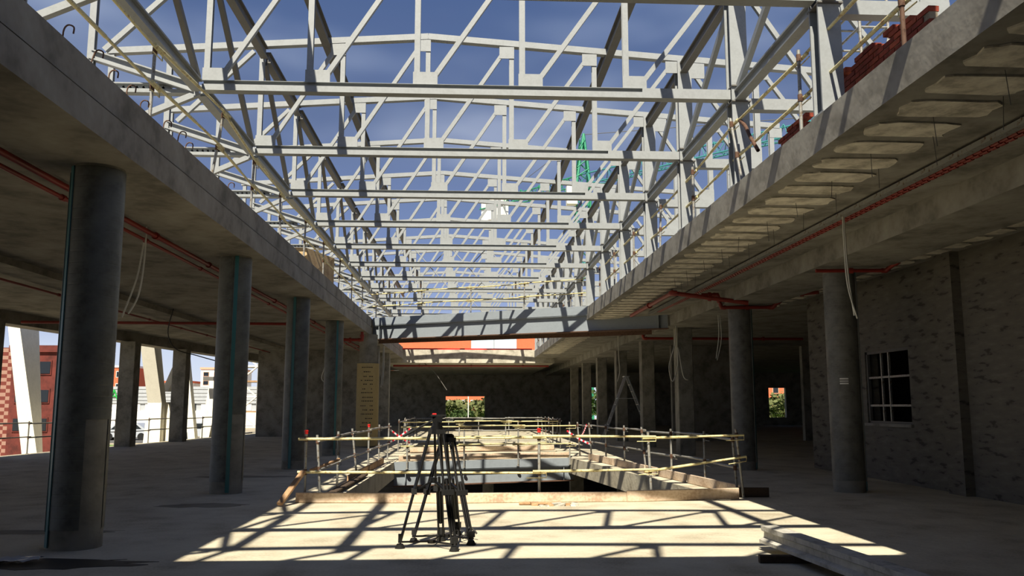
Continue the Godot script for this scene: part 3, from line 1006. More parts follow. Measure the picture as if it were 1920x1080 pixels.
func build_hole_rails() -> void:
	var g := "guard rails around the floor opening"
	guard_rail("long yellow guard rail across the front of the floor opening", [[V(-2.76, 0, 15.0), Vector3(0.0, 0.03, 0)], [V(1.22, 0, 14.75), Vector3(0.0, 0.06, 0)], [V(3.18, 0, 14.95), Vector3(-0.04, 0.04, 0)], [V(4.86, 0, 15.15), Vector3(-0.1, 0.08, 0)]], M.yellow, [0.46, 1.02], g, [0, 1], 1.12, 0.12, true, [0.02, 0.0, 0.02, 0.2])
	guard_rail("guard rail of weathered tubes along the left of the floor opening", [[V(-2.58, 0, 15.5), Vector3(-0.08, 0, 0)], [V(-2.6, 0, 17.6), Vector3(0.0, 0, 0)], [V(-2.5, 0, 19.9), Vector3(-0.13, 0, 0)], [V(-2.5, 0, 22.1), Vector3(0, 0, 0)], [V(-2.45, 0, 24.2), Vector3(0, 0, 0)], [V(-2.4, 0, 26.2), Vector3(0.04, 0, 0)]], M.galv, [0.5, 1.0], g, [3], 1.1, 0.12)
	guard_rail("guard rail of weathered tubes along the right of the floor opening", [[V(4.86, 0, 15.5), Vector3(-0.06, 0, 0)], [V(4.78, 0, 17.3), Vector3(0, 0, 0)], [V(4.55, 0, 19.2), Vector3(0, 0, 0)], [V(4.35, 0, 21.0), Vector3(-0.1, 0, 0)], [V(4.15, 0, 22.8), Vector3(0.0, 0, 0)], [V(3.95, 0, 24.6), Vector3(0.0, 0, 0)], [V(3.8, 0, 26.4), Vector3(-0.08, 0, 0)], [V(3.65, 0, 28.0), Vector3(-0.08, 0, 0)]], M.galv, [0.5, 1.0], g, [], 1.1, 0.12)
	guard_rail("yellow guard rail clamped to the walkway beam across the opening", [[V(-1.75, -0.2, 25.35), Vector3.ZERO], [V(-0.1, -0.2, 25.9), Vector3.ZERO], [V(1.55, -0.2, 26.5), Vector3(0, 0, 0)], [V(3.2, -0.2, 27.05), Vector3.ZERO]], M.yellow, [0.65, 1.2], g, [], 1.32, 0.2)
	guard_rail("yellow guard rail on the far side of the walkway", [[V(-2.1, 0, 30.6), Vector3.ZERO], [V(-0.3, 0, 31.2), Vector3.ZERO], [V(1.4, 0, 31.8), Vector3.ZERO], [V(3.2, 0, 32.4), Vector3.ZERO]], M.yellow, [0.5, 1.05], g, [], 1.1, 0.2)
	guard_rail("guard rail along the left of the second opening", line_posts(V(-2.45, 0, 30.8), V(-2.5, 0, 40.0), 5, 0.08), M.galv, [0.5, 1.05], g, [], 1.15, 0.15)
	guard_rail("guard rail along the right of the second opening", line_posts(V(3.55, 0, 33.0), V(3.55, 0, 40.5), 6, 0.08), M.galv, [0.5, 1.05], g, [], 1.15, 0.15)
	guard_rail("guard rail across the far end of the second opening", line_posts(V(-2.3, 0, 39.6), V(3.3, 0, 40.2), 5, 0.05), M.galv, [0.5, 1.05], g, [], 1.12, 0.2)
	# red and white barrier tape
	for s in [[V(-2.38, 0.95, 26.2), V(-1.72, 0.45, 26.9), "red and white tape tied across the left corner of the walkway"], [V(-2.38, 0.5, 26.2), V(-1.7, 0.98, 26.6), "red and white tape crossing upward at the left corner of the walkway"], [V(3.68, 1.05, 26.6), V(3.5, 0.72, 26.4), "red and white tape hanging from the right corner post"], [V(3.1, 0.85, 26.9), V(3.75, 0.45, 26.3), "red and white tape slanting between rails at the right corner"]]:
		var st := mb()
		var f := frame_of(s[0], s[1], Vector3(0, 1, 0))
		var n := 12
		for i in n:
			st.set_color(Color(0.75, 0.03, 0.05) if i % 2 == 0 else Color(0.85, 0.85, 0.85))
			var a: Vector3 = s[0].lerp(s[1], float(i) / n) - Vector3(0, sin(PI * i / n) * 0.03, 0)
			var b: Vector3 = s[0].lerp(s[1], float(i + 1) / n) - Vector3(0, sin(PI * (i + 1) / n) * 0.03, 0)
			bar(st, a, b, 0.004, 0.05)
		single("barrier_tape", st, M.tape, s[2], "tape", "barrier tapes at the walkway")

func plank(called: String, label: String, a: Vector3, b: Vector3, w: float, h: float, m: Material, group := "") -> void:
	var st := mb()
	var c := 0.012
	var hw := w * 0.5; var hh := h * 0.5
	sweep(st, [Vector2(-hw + c, -hh), Vector2(hw - c, -hh), Vector2(hw, -hh + c), Vector2(hw, hh - c), Vector2(hw - c, hh), Vector2(-hw + c, hh), Vector2(-hw, hh - c), Vector2(-hw, -hh + c)], a, b)
	single(called, st, m, label, "board", group)

func build_boards() -> void:
	var g := "toe boards around the floor opening"
	plank("toe_board", "pale toe board along the left part of the opening's front edge", V(-2.86, 0.09, 14.78), V(-0.4, 0.085, 14.62), 0.035, 0.17, M.board, g)
	plank("toe_board", "pinkish toe board in the middle of the opening's front edge", V(-0.45, 0.085, 14.58), V(2.85, 0.085, 14.7), 0.035, 0.17, M.board, g)
	plank("toe_board", "long toe board at the right of the opening's front edge", V(2.7, 0.095, 14.66), V(4.72, 0.1, 14.98), 0.035, 0.19, M.board, g)
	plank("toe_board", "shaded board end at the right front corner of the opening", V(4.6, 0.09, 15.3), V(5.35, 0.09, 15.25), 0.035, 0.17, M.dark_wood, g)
	plank("toe_board", "dark board lying along the left edge of the opening", V(-2.44, 0.06, 15.4), V(-2.34, 0.06, 20.0), 0.16, 0.05, M.dark_wood, g)
	plank("toe_board", "weathered board standing along the left edge of the opening", V(-2.5, 0.09, 18.4), V(-2.36, 0.09, 24.6), 0.03, 0.17, M.wood, g)
	for k in 4:
		var d0 := 15.5 + k * 2.7
		plank("toe_board", ["nearest", "second", "third", "farthest"][k] + " brown toe board along the right edge of the opening", V(hole_right(d0) + 0.34, 0.1, d0), V(hole_right(d0 + 2.6) + 0.34, 0.1, d0 + 2.6), 0.03, 0.19, M.board, g)
	plank("toe_board", "pale brown board across the front of the walkway", V(-2.0, 0.1, 25.5), V(3.25, 0.1, 27.35), 0.03, 0.17, M.board, g)
	plank("toe_board", "brown board across the back of the walkway", V(-2.0, 0.1, 30.4), V(3.2, 0.1, 32.0), 0.03, 0.17, M.board, g)
	plank("brace_board", "weathered plank leaning against the left front rail post", V(-3.0, 0.05, 14.2), V(-2.78, 0.5, 14.92), 0.10, 0.06, M.wood)
	plank("brace_board", "pale batten leaning on the lower left rail", V(-2.72, 0.5, 15.3), V(-2.4, 0.62, 16.4), 0.05, 0.05, M.wood)
	# crumbs of rubble by the front boards
	for k in 9:
		var st := mb()
		var x := 1.12 + k * 0.085 + rng.randf_range(-0.03, 0.03)
		var d := 14.18 + rng.randf_range(-0.1, 0.1)
		var s := rng.randf_range(0.03, 0.075)
		var q := []
		for i in 8:
			q.append(V(x + [-1, 1, 1, -1][i % 4] * s * rng.randf_range(0.6, 1.1), 0.0 if i < 4 else s * rng.randf_range(0.5, 0.9), d + [-1, -1, 1, 1][i % 4] * s * rng.randf_range(0.5, 1.0)))
		hexa(st, q)
		single("rubble", st, M.precast if k % 3 else M.wood, "small lump of rubble in front of the middle toe board", "rubble", "rubble by the toe boards")
	plank("lath", "short orange brown lath lying before the middle toe board", V(0.85, 0.03, 14.3), V(1.55, 0.03, 14.28), 0.08, 0.045, M.wood)

# ---------------------------------------------------------------- tripods
func tripod(label: String, apex: Vector3, feet: Array, head: bool) -> void:
	var base := Vector3.ZERO
	for f in feet: base += f / 3.0
	var t := thing("camera_tripod", label, "tripod", base, "tripods on the sunlit floor")
	var hub := apex - Vector3(0, 0.14, 0)
	var st := mb()
	tube(st, hub - Vector3(0, 0.05, 0), hub + Vector3(0, 0.03, 0), 0.085, 14, 0.075)
	tube(st, hub + Vector3(0, 0.03, 0), hub + Vector3(0, 0.05, 0), 0.075, 14, 0.05)
	part("crown", st, M.black, t)
	if head:
		st = mb()
		tube(st, hub + Vector3(0, 0.04, 0), hub + Vector3(0, 0.10, 0), 0.05, 12)
		bar(st, hub + Vector3(-0.05, 0.12, 0), hub + Vector3(0.06, 0.12, 0), 0.09, 0.07)
		var hd := part("fluid_head", st, M.black, t)
		st = mb()
		bar(st, hub + Vector3(-0.06, 0.165, 0.05), hub + Vector3(0.10, 0.165, -0.04), 0.05, 0.02)
		part("mounting_plate", st, M.black_matt, t, hd)
		st = mb()
		tube(st, hub + Vector3(-0.05, 0.178, 0.04), hub + Vector3(-0.01, 0.178, 0.02), 0.012, 8)
		part("lever", st, M.cap_red, t, hd)
		st = mb()
		tube(st, hub + Vector3(-0.03, 0.12, 0.0), hub + Vector3(-0.36, -0.06, 0.12), 0.011, 8)
		tube(st, hub + Vector3(-0.26, -0.005, 0.085), hub + Vector3(-0.38, -0.07, 0.125), 0.016, 8)
		part("pan_handle", st, M.black_matt, t)
	var knees := []
	for f in feet:
		var out := Vector3(f.x - hub.x, 0, f.z - hub.z).normalized()
		var side := Vector3(-out.z, 0, out.x)
		var a := hub + out * 0.07
		var b: Vector3 = f + Vector3(0, 0.06, 0)
		var k := a.lerp(b, 0.55)
		knees.append(k)
		st = mb()
		for s in [-1.0, 1.0]:
			tube(st, a + side * 0.035 * s, k + side * 0.045 * s, 0.0145, 8)
		tube(st, a.lerp(k, 0.8), b.lerp(a, 0.12), 0.017, 8)
		var leg := part("leg", st, M.black, t)
		st = mb()
		bar(st, k - side * 0.07, k + side * 0.07, 0.05, 0.06)
		part("leg_lock", st, M.black_matt, t, leg)
		st = mb()
		bar(st, a.lerp(k, 0.03) - side * 0.05, a.lerp(k, 0.03) + side * 0.05, 0.04, 0.05)
		part("leg_hinge", st, M.black_matt, t, leg)
		st = mb()
		for s in [-1.0, 1.0]:
			tube(st, k + side * 0.03 * s, b + side * 0.028 * s, 0.013, 8)
		part("lower_tube", st, M.black, t, leg)
		st = mb()
		bar(st, b - side * 0.045 + Vector3(0, 0.06, 0), b + side * 0.045 + Vector3(0, 0.06, 0), 0.035, 0.07)
		tube(st, b, b + Vector3(0, 0.05, 0), 0.022, 8)
		tube(st, f, f + Vector3(0, 0.05, 0), 0.06, 10, 0.035)
		part("foot", st, M.black_matt, t, leg)
	var mid: Vector3 = (knees[0] + knees[1] + knees[2]) / 3.0 + Vector3(0, 0.12, 0)
	st = mb()
	for k in knees: bar(st, k, mid, 0.025, 0.018)
	tube(st, mid - Vector3(0, 0.03, 0), mid + Vector3(0, 0.03, 0), 0.04, 8)
	part("mid_spreader", st, M.black, t)
	var low := base + Vector3(0, 0.06, 0)
	st = mb()
	for f in feet: tube(st, f + Vector3(0, 0.07, 0), low, 0.012, 6)
	tube(st, low - Vector3(0, 0.02, 0), low + Vector3(0, 0.02, 0), 0.05, 8)
	part("ground_spreader", st, M.black, t)

func build_tripods() -> void:
	tripod("front black camera tripod with pan head standing on the sunlit floor", V(-0.36, 1.47, 10.15), [V(-0.76, 0, 10.08), V(-0.14, 0, 9.85), V(-0.31, 0, 10.6)], true)
	tripod("rear black camera tripod without handle, partly behind the front one", V(-0.24, 1.36, 10.62), [V(-0.63, 0, 10.5), V(0.05, 0, 10.28), V(-0.12, 0, 11.1)], false)
	# dark weather bag lying by the tripod feet
	var st := mb()
	poly_tube(st, smooth_line([V(-0.05, 0.03, 10.55), V(0.0, 0.1, 10.6), V(0.06, 0.14, 10.62), V(0.12, 0.08, 10.6)], 4), 0.012, 6)
	poly_tube(st, smooth_line([V(-0.3, 0.04, 10.75), V(-0.2, 0.06, 10.8), V(-0.1, 0.03, 10.78), V(0.02, 0.05, 10.7)], 4), 0.012, 6)
	single("cable_bundle", st, M.dark_cable, "small tangle of black cable between the tripod feet", "cable")

func build_precast() -> void:
	# precast concrete joist with a waisted section on a dark timber sleeper
	var prof := [Vector2(-0.115, 0.0), Vector2(0.115, 0.0), Vector2(0.115, 0.035), Vector2(0.06, 0.06), Vector2(0.055, 0.115), Vector2(0.09, 0.135), Vector2(0.09, 0.185), Vector2(-0.09, 0.185), Vector2(-0.09, 0.135), Vector2(-0.055, 0.115), Vector2(-0.06, 0.06), Vector2(-0.115, 0.035)]
	var st := mb()
	sweep(st, prof, V(3.40, 0.085, 9.75), V(3.72, 0.085, 5.0))
	single("concrete_joist", st, M.precast, "waisted precast concrete joist lying half in sunlight on the right", "joist")
	plank("timber_sleeper", "dark timber sleeper under the concrete joist at lower right", V(3.02, 0.04, 8.98), V(3.75, 0.04, 8.92), 0.08, 0.08, M.dark_wood)
	plank("timber_sleeper", "dark timber sleeper under the near end of the concrete joist", V(3.3, 0.04, 5.6), V(4.05, 0.04, 5.55), 0.08, 0.08, M.dark_wood)

# ---------------------------------------------------------------- pipes and cables
func pipe(called: String, label: String, pts: Array, r: float, m: Material, category := "pipe", group := "", couplings := true) -> void:
	var t := thing(called, label, category, pts[0], group)
	for i in pts.size() - 1:
		var st := mb()
		tube(st, pts[i], pts[i + 1], r, 10)
		var p := part("pipe_run", st, m, t)
		if couplings:
			var l: float = pts[i].distance_to(pts[i + 1])
			var n := maxi(1, int(l / 3.0))
			for k in n:
				var c: Vector3 = pts[i].lerp(pts[i + 1], (k + 0.5) / n)
				var dir: Vector3 = (pts[i + 1] - pts[i]).normalized()
				st = mb()
				tube(st, c - dir * 0.04, c + dir * 0.04, r * 1.5, 10)
				part("coupling", st, m, t, p)
		if i > 0:
			st = mb()
			var q: Vector3 = pts[i]
			poly_tube(st, [q - (q - pts[i - 1]).normalized() * r * 2.2, q, q + (pts[i + 1] - q).normalized() * r * 2.2], r * 1.35, 8)
			part("elbow", st, m, t)

func build_services() -> void:
	var g := "red pipes under the slabs"
	pipe("red_pipe", "thick red pipe under the left slab behind the round columns", [V(-5.3, 4.46, 4.0), V(-5.3, 4.46, 46.0)], 0.042, M.pipe_red, "pipe", g)
	pipe("red_pipe", "second red pipe running just outside the thick one on the left", [V(-5.46, 4.38, 4.0), V(-5.46, 4.38, 46.0)], 0.03, M.pipe_red, "pipe", g)
	pipe("red_pipe", "thin red pipe along the middle of the left aisle ceiling", [V(-10.3, 4.38, 8.0), V(-10.3, 4.38, 45.0)], 0.028, M.pipe_red, "pipe", g)
	pipe("red_pipe", "red pipe crossing the left aisle ceiling from side to side", [V(-14.0, 4.22, 27.4), V(-5.5, 4.22, 27.6)], 0.045, M.pipe_red, "pipe", g)
	pipe("red_pipe", "red pipe with a bend crossing under the right slab toward the bridge", [V(6.9, 4.13, 20.6), V(5.1, 4.42, 21.0), V(5.1, 4.42, 26.4)], 0.055, M.pipe_red, "pipe", g)
	pipe("red_pipe", "long red pipe under the outer right ceiling with a cranked end", [V(7.98, 4.34, 4.0), V(7.98, 4.34, 14.9), V(7.8, 4.12, 15.4), V(6.5, 4.12, 15.5)], 0.035, M.pipe_red, "pipe", g)
	pipe("red_pipe", "red pipe stepping down around the second right column head", [V(8.6, 4.38, 20.4), V(8.0, 4.38, 21.0), V(7.8, 4.12, 21.4), V(6.5, 4.12, 21.5), V(6.4, 4.45, 21.5), V(6.0, 4.45, 21.55)], 0.045, M.pipe_red, "pipe", g)
	pipe("red_pipe", "red pipe crossing the far right aisle above the square columns", [V(12.5, 4.1, 31.3), V(6.5, 4.1, 31.3), V(6.4, 4.45, 31.3), V(5.2, 4.45, 31.3)], 0.05, M.pipe_red, "pipe", g)
	pipe("red_pipe", "red pipe along the far end of the void under the slab", [V(-4.6, 4.08, 53.0), V(5.0, 4.08, 53.0)], 0.06, M.pipe_red, "pipe", g)
	pipe("red_pipe", "red branch pipe above the cardboard wrapped column", [V(-5.0, 4.15, 33.2), V(-4.1, 4.15, 33.2), V(-4.1, 4.455, 33.2)], 0.06, M.pipe_red, "pipe", g)
	# corrugated red conduit and grey cable tray on the right
	for s in 2:
		var st := mb()
		var x := 5.85 + s * 0.07
		tube(st, V(x, 4.5, 5.2), V(x, 4.5, 26.0), 0.022, 8)
		var d := 5.3
		while d < 24.0:
			tube(st, V(x, 4.5, d), V(x, 4.5, d + 0.09), 0.031, 8)
			d += 0.16
		single("red_conduit", st, M.pipe_red, ["inner", "outer"][s] + " corrugated red conduit beside the grey tray under the right slab", "conduit", "red conduits under the right slab")
	var tr := thing("cable_tray", "grey cable tray running under the right slab", "tray", V(5.68, 4.46, 5.2))
	var st := mb()
	bar(st, V(5.68, 4.46, 5.2), V(5.68, 4.46, 26.4), 0.11, 0.012)
	bar(st, V(5.63, 4.49, 5.2), V(5.63, 4.49, 26.4), 0.008, 0.06)
	bar(st, V(5.73, 4.49, 5.2), V(5.73, 4.49, 26.4), 0.008, 0.06)
	part("trough", st, M.galv, tr)
	for k in 9:
		st = mb()
		tube(st, V(5.68, 4.46, 5.8 + k * 2.4), V(5.68, 4.57, 5.8 + k * 2.4), 0.006, 5)
		part("hanger", st, M.galv, tr)
	for k in 22:
		st = mb()
		var d := 7.0 + 0.62 * k + rng.randf_range(-0.05, 0.05)
		var x := 4.75 + 0.36 * (k % 2) + rng.randf_range(-0.04, 0.04)
		var l := rng.randf_range(0.22, 0.38)
		tube(st, V(x, 4.57, d), V(x + rng.randf_range(-0.03, 0.03), 4.55 - l, d), 0.004, 5)
		single("hanger_wire", st, M.dark_steel, "thin hanger wire under the patched strip of the right slab", "wire", "hanger wires under the right slab")
	# hanging cables
	var cg := "cables hanging from the ceilings"
	var lines := [
		["pair of white cables hanging beside the nearest left column", [[V(-5.35, 4.56, 14.2), V(-5.36, 3.9, 14.2), V(-5.42, 3.4, 14.2), V(-5.56, 3.1, 14.2)], [V(-5.4, 4.3, 14.25), V(-5.48, 3.7, 14.25), V(-5.68, 3.05, 14.25)]], M.cable, 0.014],
		["pair of white cables hanging beside the first right column", [[V(5.66, 4.5, 12.4), V(5.66, 4.0, 12.4), V(5.68, 3.4, 12.4), V(5.8, 2.9, 12.4)], [V(5.7, 4.5, 12.45), V(5.72, 3.6, 12.45), V(5.78, 2.95, 12.45)]], M.cable, 0.012],
		["looped cable coil hanging by the first square right column", [[V(6.75, 4.2, 27.4), V(6.7, 3.6, 27.4), V(6.5, 2.9, 27.4), V(6.6, 2.4, 27.4), V(6.78, 2.9, 27.4), V(6.8, 3.5, 27.4), V(6.95, 2.6, 27.4), V(7.1, 2.45, 27.4)]], M.cable, 0.018],
		["pale cable hanging between the second and first right columns", [[V(7.15, 4.2, 24.0), V(7.15, 3.6, 24.0), V(7.05, 2.95, 24.0)], [V(7.2, 4.2, 24.0), V(7.22, 3.5, 24.0), V(7.08, 2.9, 24.0)]], M.cable, 0.014],
		["pale cable hanging in front of the stepladder", [[V(6.1, 4.57, 34.5), V(6.12, 3.6, 34.5), V(6.15, 3.0, 34.5), V(6.05, 2.6, 34.5)]], M.cable, 0.02],
		["thin dark looping cable on the left aisle ceiling near the window columns", [[V(-9.2, 4.63, 27.0), V(-9.4, 3.9, 27.2), V(-9.2, 3.4, 27.4), V(-8.6, 3.2, 27.6), V(-7.9, 3.0, 27.8)]], M.dark_cable, 0.016],
		["pale cable slanting down under the far end of the void", [[V(-2.7, 4.26, 53.0), V(-2.0, 3.6, 53.1), V(-1.3, 2.6, 53.2)]], M.dark_steel, 0.025],
		["pale looped cable hanging between the third and fourth left columns", [[V(-4.9, 4.47, 30.5), V(-5.0, 3.2, 30.5), V(-5.15, 2.6, 30.5), V(-4.95, 2.45, 30.5), V(-4.75, 2.7, 30.5), V(-4.85, 3.6, 30.5), V(-4.9, 4.47, 30.5)]], M.cable, 0.016],
		["white and red cable ends hanging beside the cardboard wrapped column", [[V(-4.05, 4.47, 41.0), V(-4.06, 3.4, 41.0), V(-4.12, 2.5, 41.0)], [V(-4.0, 4.47, 41.0), V(-4.0, 3.4, 41.0), V(-4.05, 2.6, 41.0)]], M.cable, 0.02],
		["thin dark cable arching across the right aisle ceiling", [[V(8.2, 4.44, 9.0), V(8.25, 4.15, 10.2), V(8.6, 4.2, 11.0), V(9.0, 4.2, 11.6)]], M.cable, 0.008]]
	for l in lines:
		st = mb()
		for pts in l[1]:
			poly_tube(st, smooth_line(pts, 6), l[3], 6)
		single("hanging_cable", st, l[2], l[0], "cable", cg)

func build_ladder() -> void:
	var t := thing("stepladder", "tall aluminium stepladder standing open in the right aisle", "ladder", V(7.1, 0, 38.0))
	var top := V(7.05, 2.9, 38.0)
	for s in [-1.0, 1.0]:
		var foot := V(7.05 + s * 1.15, 0, 38.0)
		for e in [-0.22, 0.22]:
			var st := mb()
			bar(st, foot + Vector3(0, 0, e * 1.2), top + Vector3(s * 0.04, 0, e), 0.06, 0.03, Vector3(0, 0, 1))
			part("stile", st, M.alu, t)
		for k in 9:
			var c := foot.lerp(top, (k + 0.8) / 10.0)
			var st := mb()
			tube(st, c + Vector3(0, 0, -0.25), c + Vector3(0, 0, 0.25), 0.016, 6)
			part("rung", st, M.alu, t)
	var st := mb()
	bar(st, top + Vector3(-0.12, 0.02, 0), top + Vector3(0.12, 0.02, 0), 0.5, 0.04)
	part("hinge", st, M.alu, t)
	st = mb()
	bar(st, V(6.62, 1.95, 38.0), V(7.5, 1.95, 38.0), 0.3, 0.03)
	part("platform", st, M.alu, t)

# ---------------------------------------------------------------- left facade
func build_facade() -> void:
	var g := "square columns along the open left side"
	var labels := ["square column at the left edge of the picture by the open facade", "square column to the left of the crossed white pillars", "square column to the right of the crossed white pillars", "far square column behind the second round column"]
	var spots := [[-14.25, 26.1], [-13.8, 35.7], [-13.3, 40.5]]
	for k in 3:
		square_column(spots[k][0], spots[k][1], 0.62, 4.22, labels[k], g)
	# white raking pillars outside
	var pg := "white raking pillars outside the left facade"
	var raker := func(label: String, b0: Vector3, bw: float, t0: Vector3, tw: float, thick: float, thick_top: float) -> void:
		var st := mb()
		var tk := Vector3(0, 0, -thick)
		var tt := Vector3(0, 0, -thick_top)
		var dx := Vector3(bw, 0, 0)
		var tx := Vector3(tw, 0, 0)
		hexa(st, [b0, b0 + dx, b0 + dx + tk, b0 + tk, t0, t0 + tx, t0 + tx + tt, t0 + tt])
		single("raking_pillar", st, M.pillar, label, "pillar", pg)
	raker.call("white pillar leaning left, tallest in the gap left of nearest column", V(-16.28, -1.2, 33.0), 0.58, V(-17.45, 5.2, 33.0), 0.42, 0.2, 1.6)
	raker.call("white foot of a pillar just left of the nearest round column", V(-15.95, -1.2, 33.6), 0.4, V(-15.3, 2.0, 33.6), 0.4, 0.4, 0.4)
	raker.call("white lit foot of the crossed pillars, leaning slightly right", V(-15.1, -1.2, 41.0), 0.82, V(-14.92, 1.77, 41.0), 0.64, 0.7, 0.7)
	raker.call("white pillar leaning left above the crossing of the pillars", V(-14.92, 1.77, 41.0), 0.64, V(-15.0, 5.0, 39.6), 0.6, 0.6, 1.0)
	raker.call("shaded pillar foot spreading right behind the lit crossed pillar", V(-14.0, -1.2, 41.5), 0.55, V(-14.45, 1.8, 41.5), 0.3, 0.6, 0.5)
	raker.call("white pillar rising right from the crossing of the pillars", V(-14.6, 2.3, 41.8), 0.3, V(-13.6, 4.9, 41.8), 0.4, 0.5, 0.5)
	raker.call("thin white pillar leaning left beside the square column", V(-14.55, -1.2, 46.3), 0.4, V(-15.25, 4.6, 46.3), 0.28, 0.5, 0.5)
	raker.call("broad white pillar leaning right, cut short under a beam", V(-14.35, -1.2, 46.8), 0.4, V(-13.85, 2.9, 46.8), 0.62, 0.6, 0.6)
	# guard rail along the open side
	var posts := []
	for k in 9:
		var d := 24.5 + k * 2.9
		posts.append([V(facade_x(d) + 0.12, 0, d), Vector3.ZERO, M.dark_steel])
	guard_rail("thin dark guard rail along the open left side of the floor", posts, M.dark_steel, [0.55, 1.02], "guard rails of the facade", [], 1.1, 0.05, false)
	var st := mb()
	bx(st, -13.95, -13.2, 2.95, 3.15, 46.0, 46.3)
	single("steel_lintel", st, M.dark_steel, "short dark steel beam over the broad leaning pillar", "beam")
	# stair scaffold at the end of the aisle
	var sc := thing("scaffold_stair", "sunlit scaffold stair seen between the second and third round columns", "scaffold", V(-14.6, -1.2, 58.0))
	for q in [[-15.2, 57.6], [-13.9, 57.6], [-15.2, 59.4], [-13.9, 59.4]]:
		st = mb()
		tube(st, V(q[0], -1.2, q[1]), V(q[0], 6.0, q[1]), 0.04, 6)
		part("standard", st, M.galv, sc)
	for k in 6:
		st = mb()
		bx(st, -15.2, -13.9, 0.2 + k * 1.0, 0.3 + k * 1.0, 57.6, 59.4)
		part("landing", st, M.wood if k % 2 else M.white, sc)
		st = mb()
		bar(st, V(-15.1 if k % 2 else -14.0, 0.3 + k, 57.7), V(-14.0 if k % 2 else -15.1, 1.2 + k, 57.7), 0.2, 0.08)
		part("flight", st, M.pillar, sc)

# ---------------------------------------------------------------- outside
func building(called: String, label: String, x0: float, x1: float, y1: float, d0: float, d1: float, m: Material, cols: int, rows: int, trim: Material, first := 1.2) -> Node3D:
	var t := thing(called, label, "building", V((x0 + x1) * 0.5, -1.2, d0))
	var st := mb()
	bx(st, x0, x1, -1.2, y1, d0, d1)
	part("wall", st, m, t)
	st = mb()
	bx(st, x0 - 0.15, x1 + 0.15, y1, y1 + 0.35, d0 - 0.15, d1 + 0.15)
	part("roof", st, trim, t)
	var cw := (x1 - x0) / cols
	var rh := (y1 - first) / maxi(rows, 1)
	for r in rows:
		for c in cols:
			var wx := x0 + cw * (c + 0.5)
			var wy := first + rh * (r + 0.45)
			st = mb()
			bx(st, wx - cw * 0.28, wx + cw * 0.28, wy - rh * 0.26, wy + rh * 0.26, d0 - 0.05, d0)
			var w := part("window", st, trim, t)
			st = mb()
			bx(st, wx - cw * 0.23, wx + cw * 0.23, wy - rh * 0.21, wy + rh * 0.21, d0 - 0.08, d0 - 0.05)
			part("pane", st, M.glass_dark, t, w)
	return t

func tree(label: String, x: float, d: float, h: float, r: float, m: Material, n: int, group: String) -> void:
	var t := thing("tree", label, "tree", V(x, -1.15, d), group)
	var st := mb()
	tube(st, V(x, -1.15, d), V(x + 0.1, h * 0.55, d), 0.16, 7, 0.08)
	for k in 4:
		var a := TAU * k / 4.0 + 0.4
		tube(st, V(x, h * (0.25 + 0.06 * k), d), V(x + cos(a) * r * 0.6, h * (0.55 + 0.06 * k), d + sin(a) * r * 0.6), 0.06, 5, 0.02)
	part("trunk", st, M.bark, t)
	st = mb()
	for i in n:
		var u := Vector3(rng.randfn(), rng.randfn(), rng.randfn()).normalized() * pow(rng.randf(), 0.4)
		u *= 1.0 + 0.25 * sin(u.x * 7.0 + x) * cos(u.y * 6.0)
		var c := V(x, h * 0.58, d) + Vector3(u.x * r, u.y * h * 0.42, u.z * r)
		var e1 := Vector3(rng.randfn(), rng.randfn(), rng.randfn()).normalized() * r * 0.11
		var e2 := e1.cross(Vector3(rng.randfn(), rng.randfn(), rng.randfn())).normalized() * r * 0.08
		tri(st, c - e1, c + e2, c + e1, u)
		tri(st, c - e1, c + e1, c - e2, u)
	part("foliage", st, m, t)

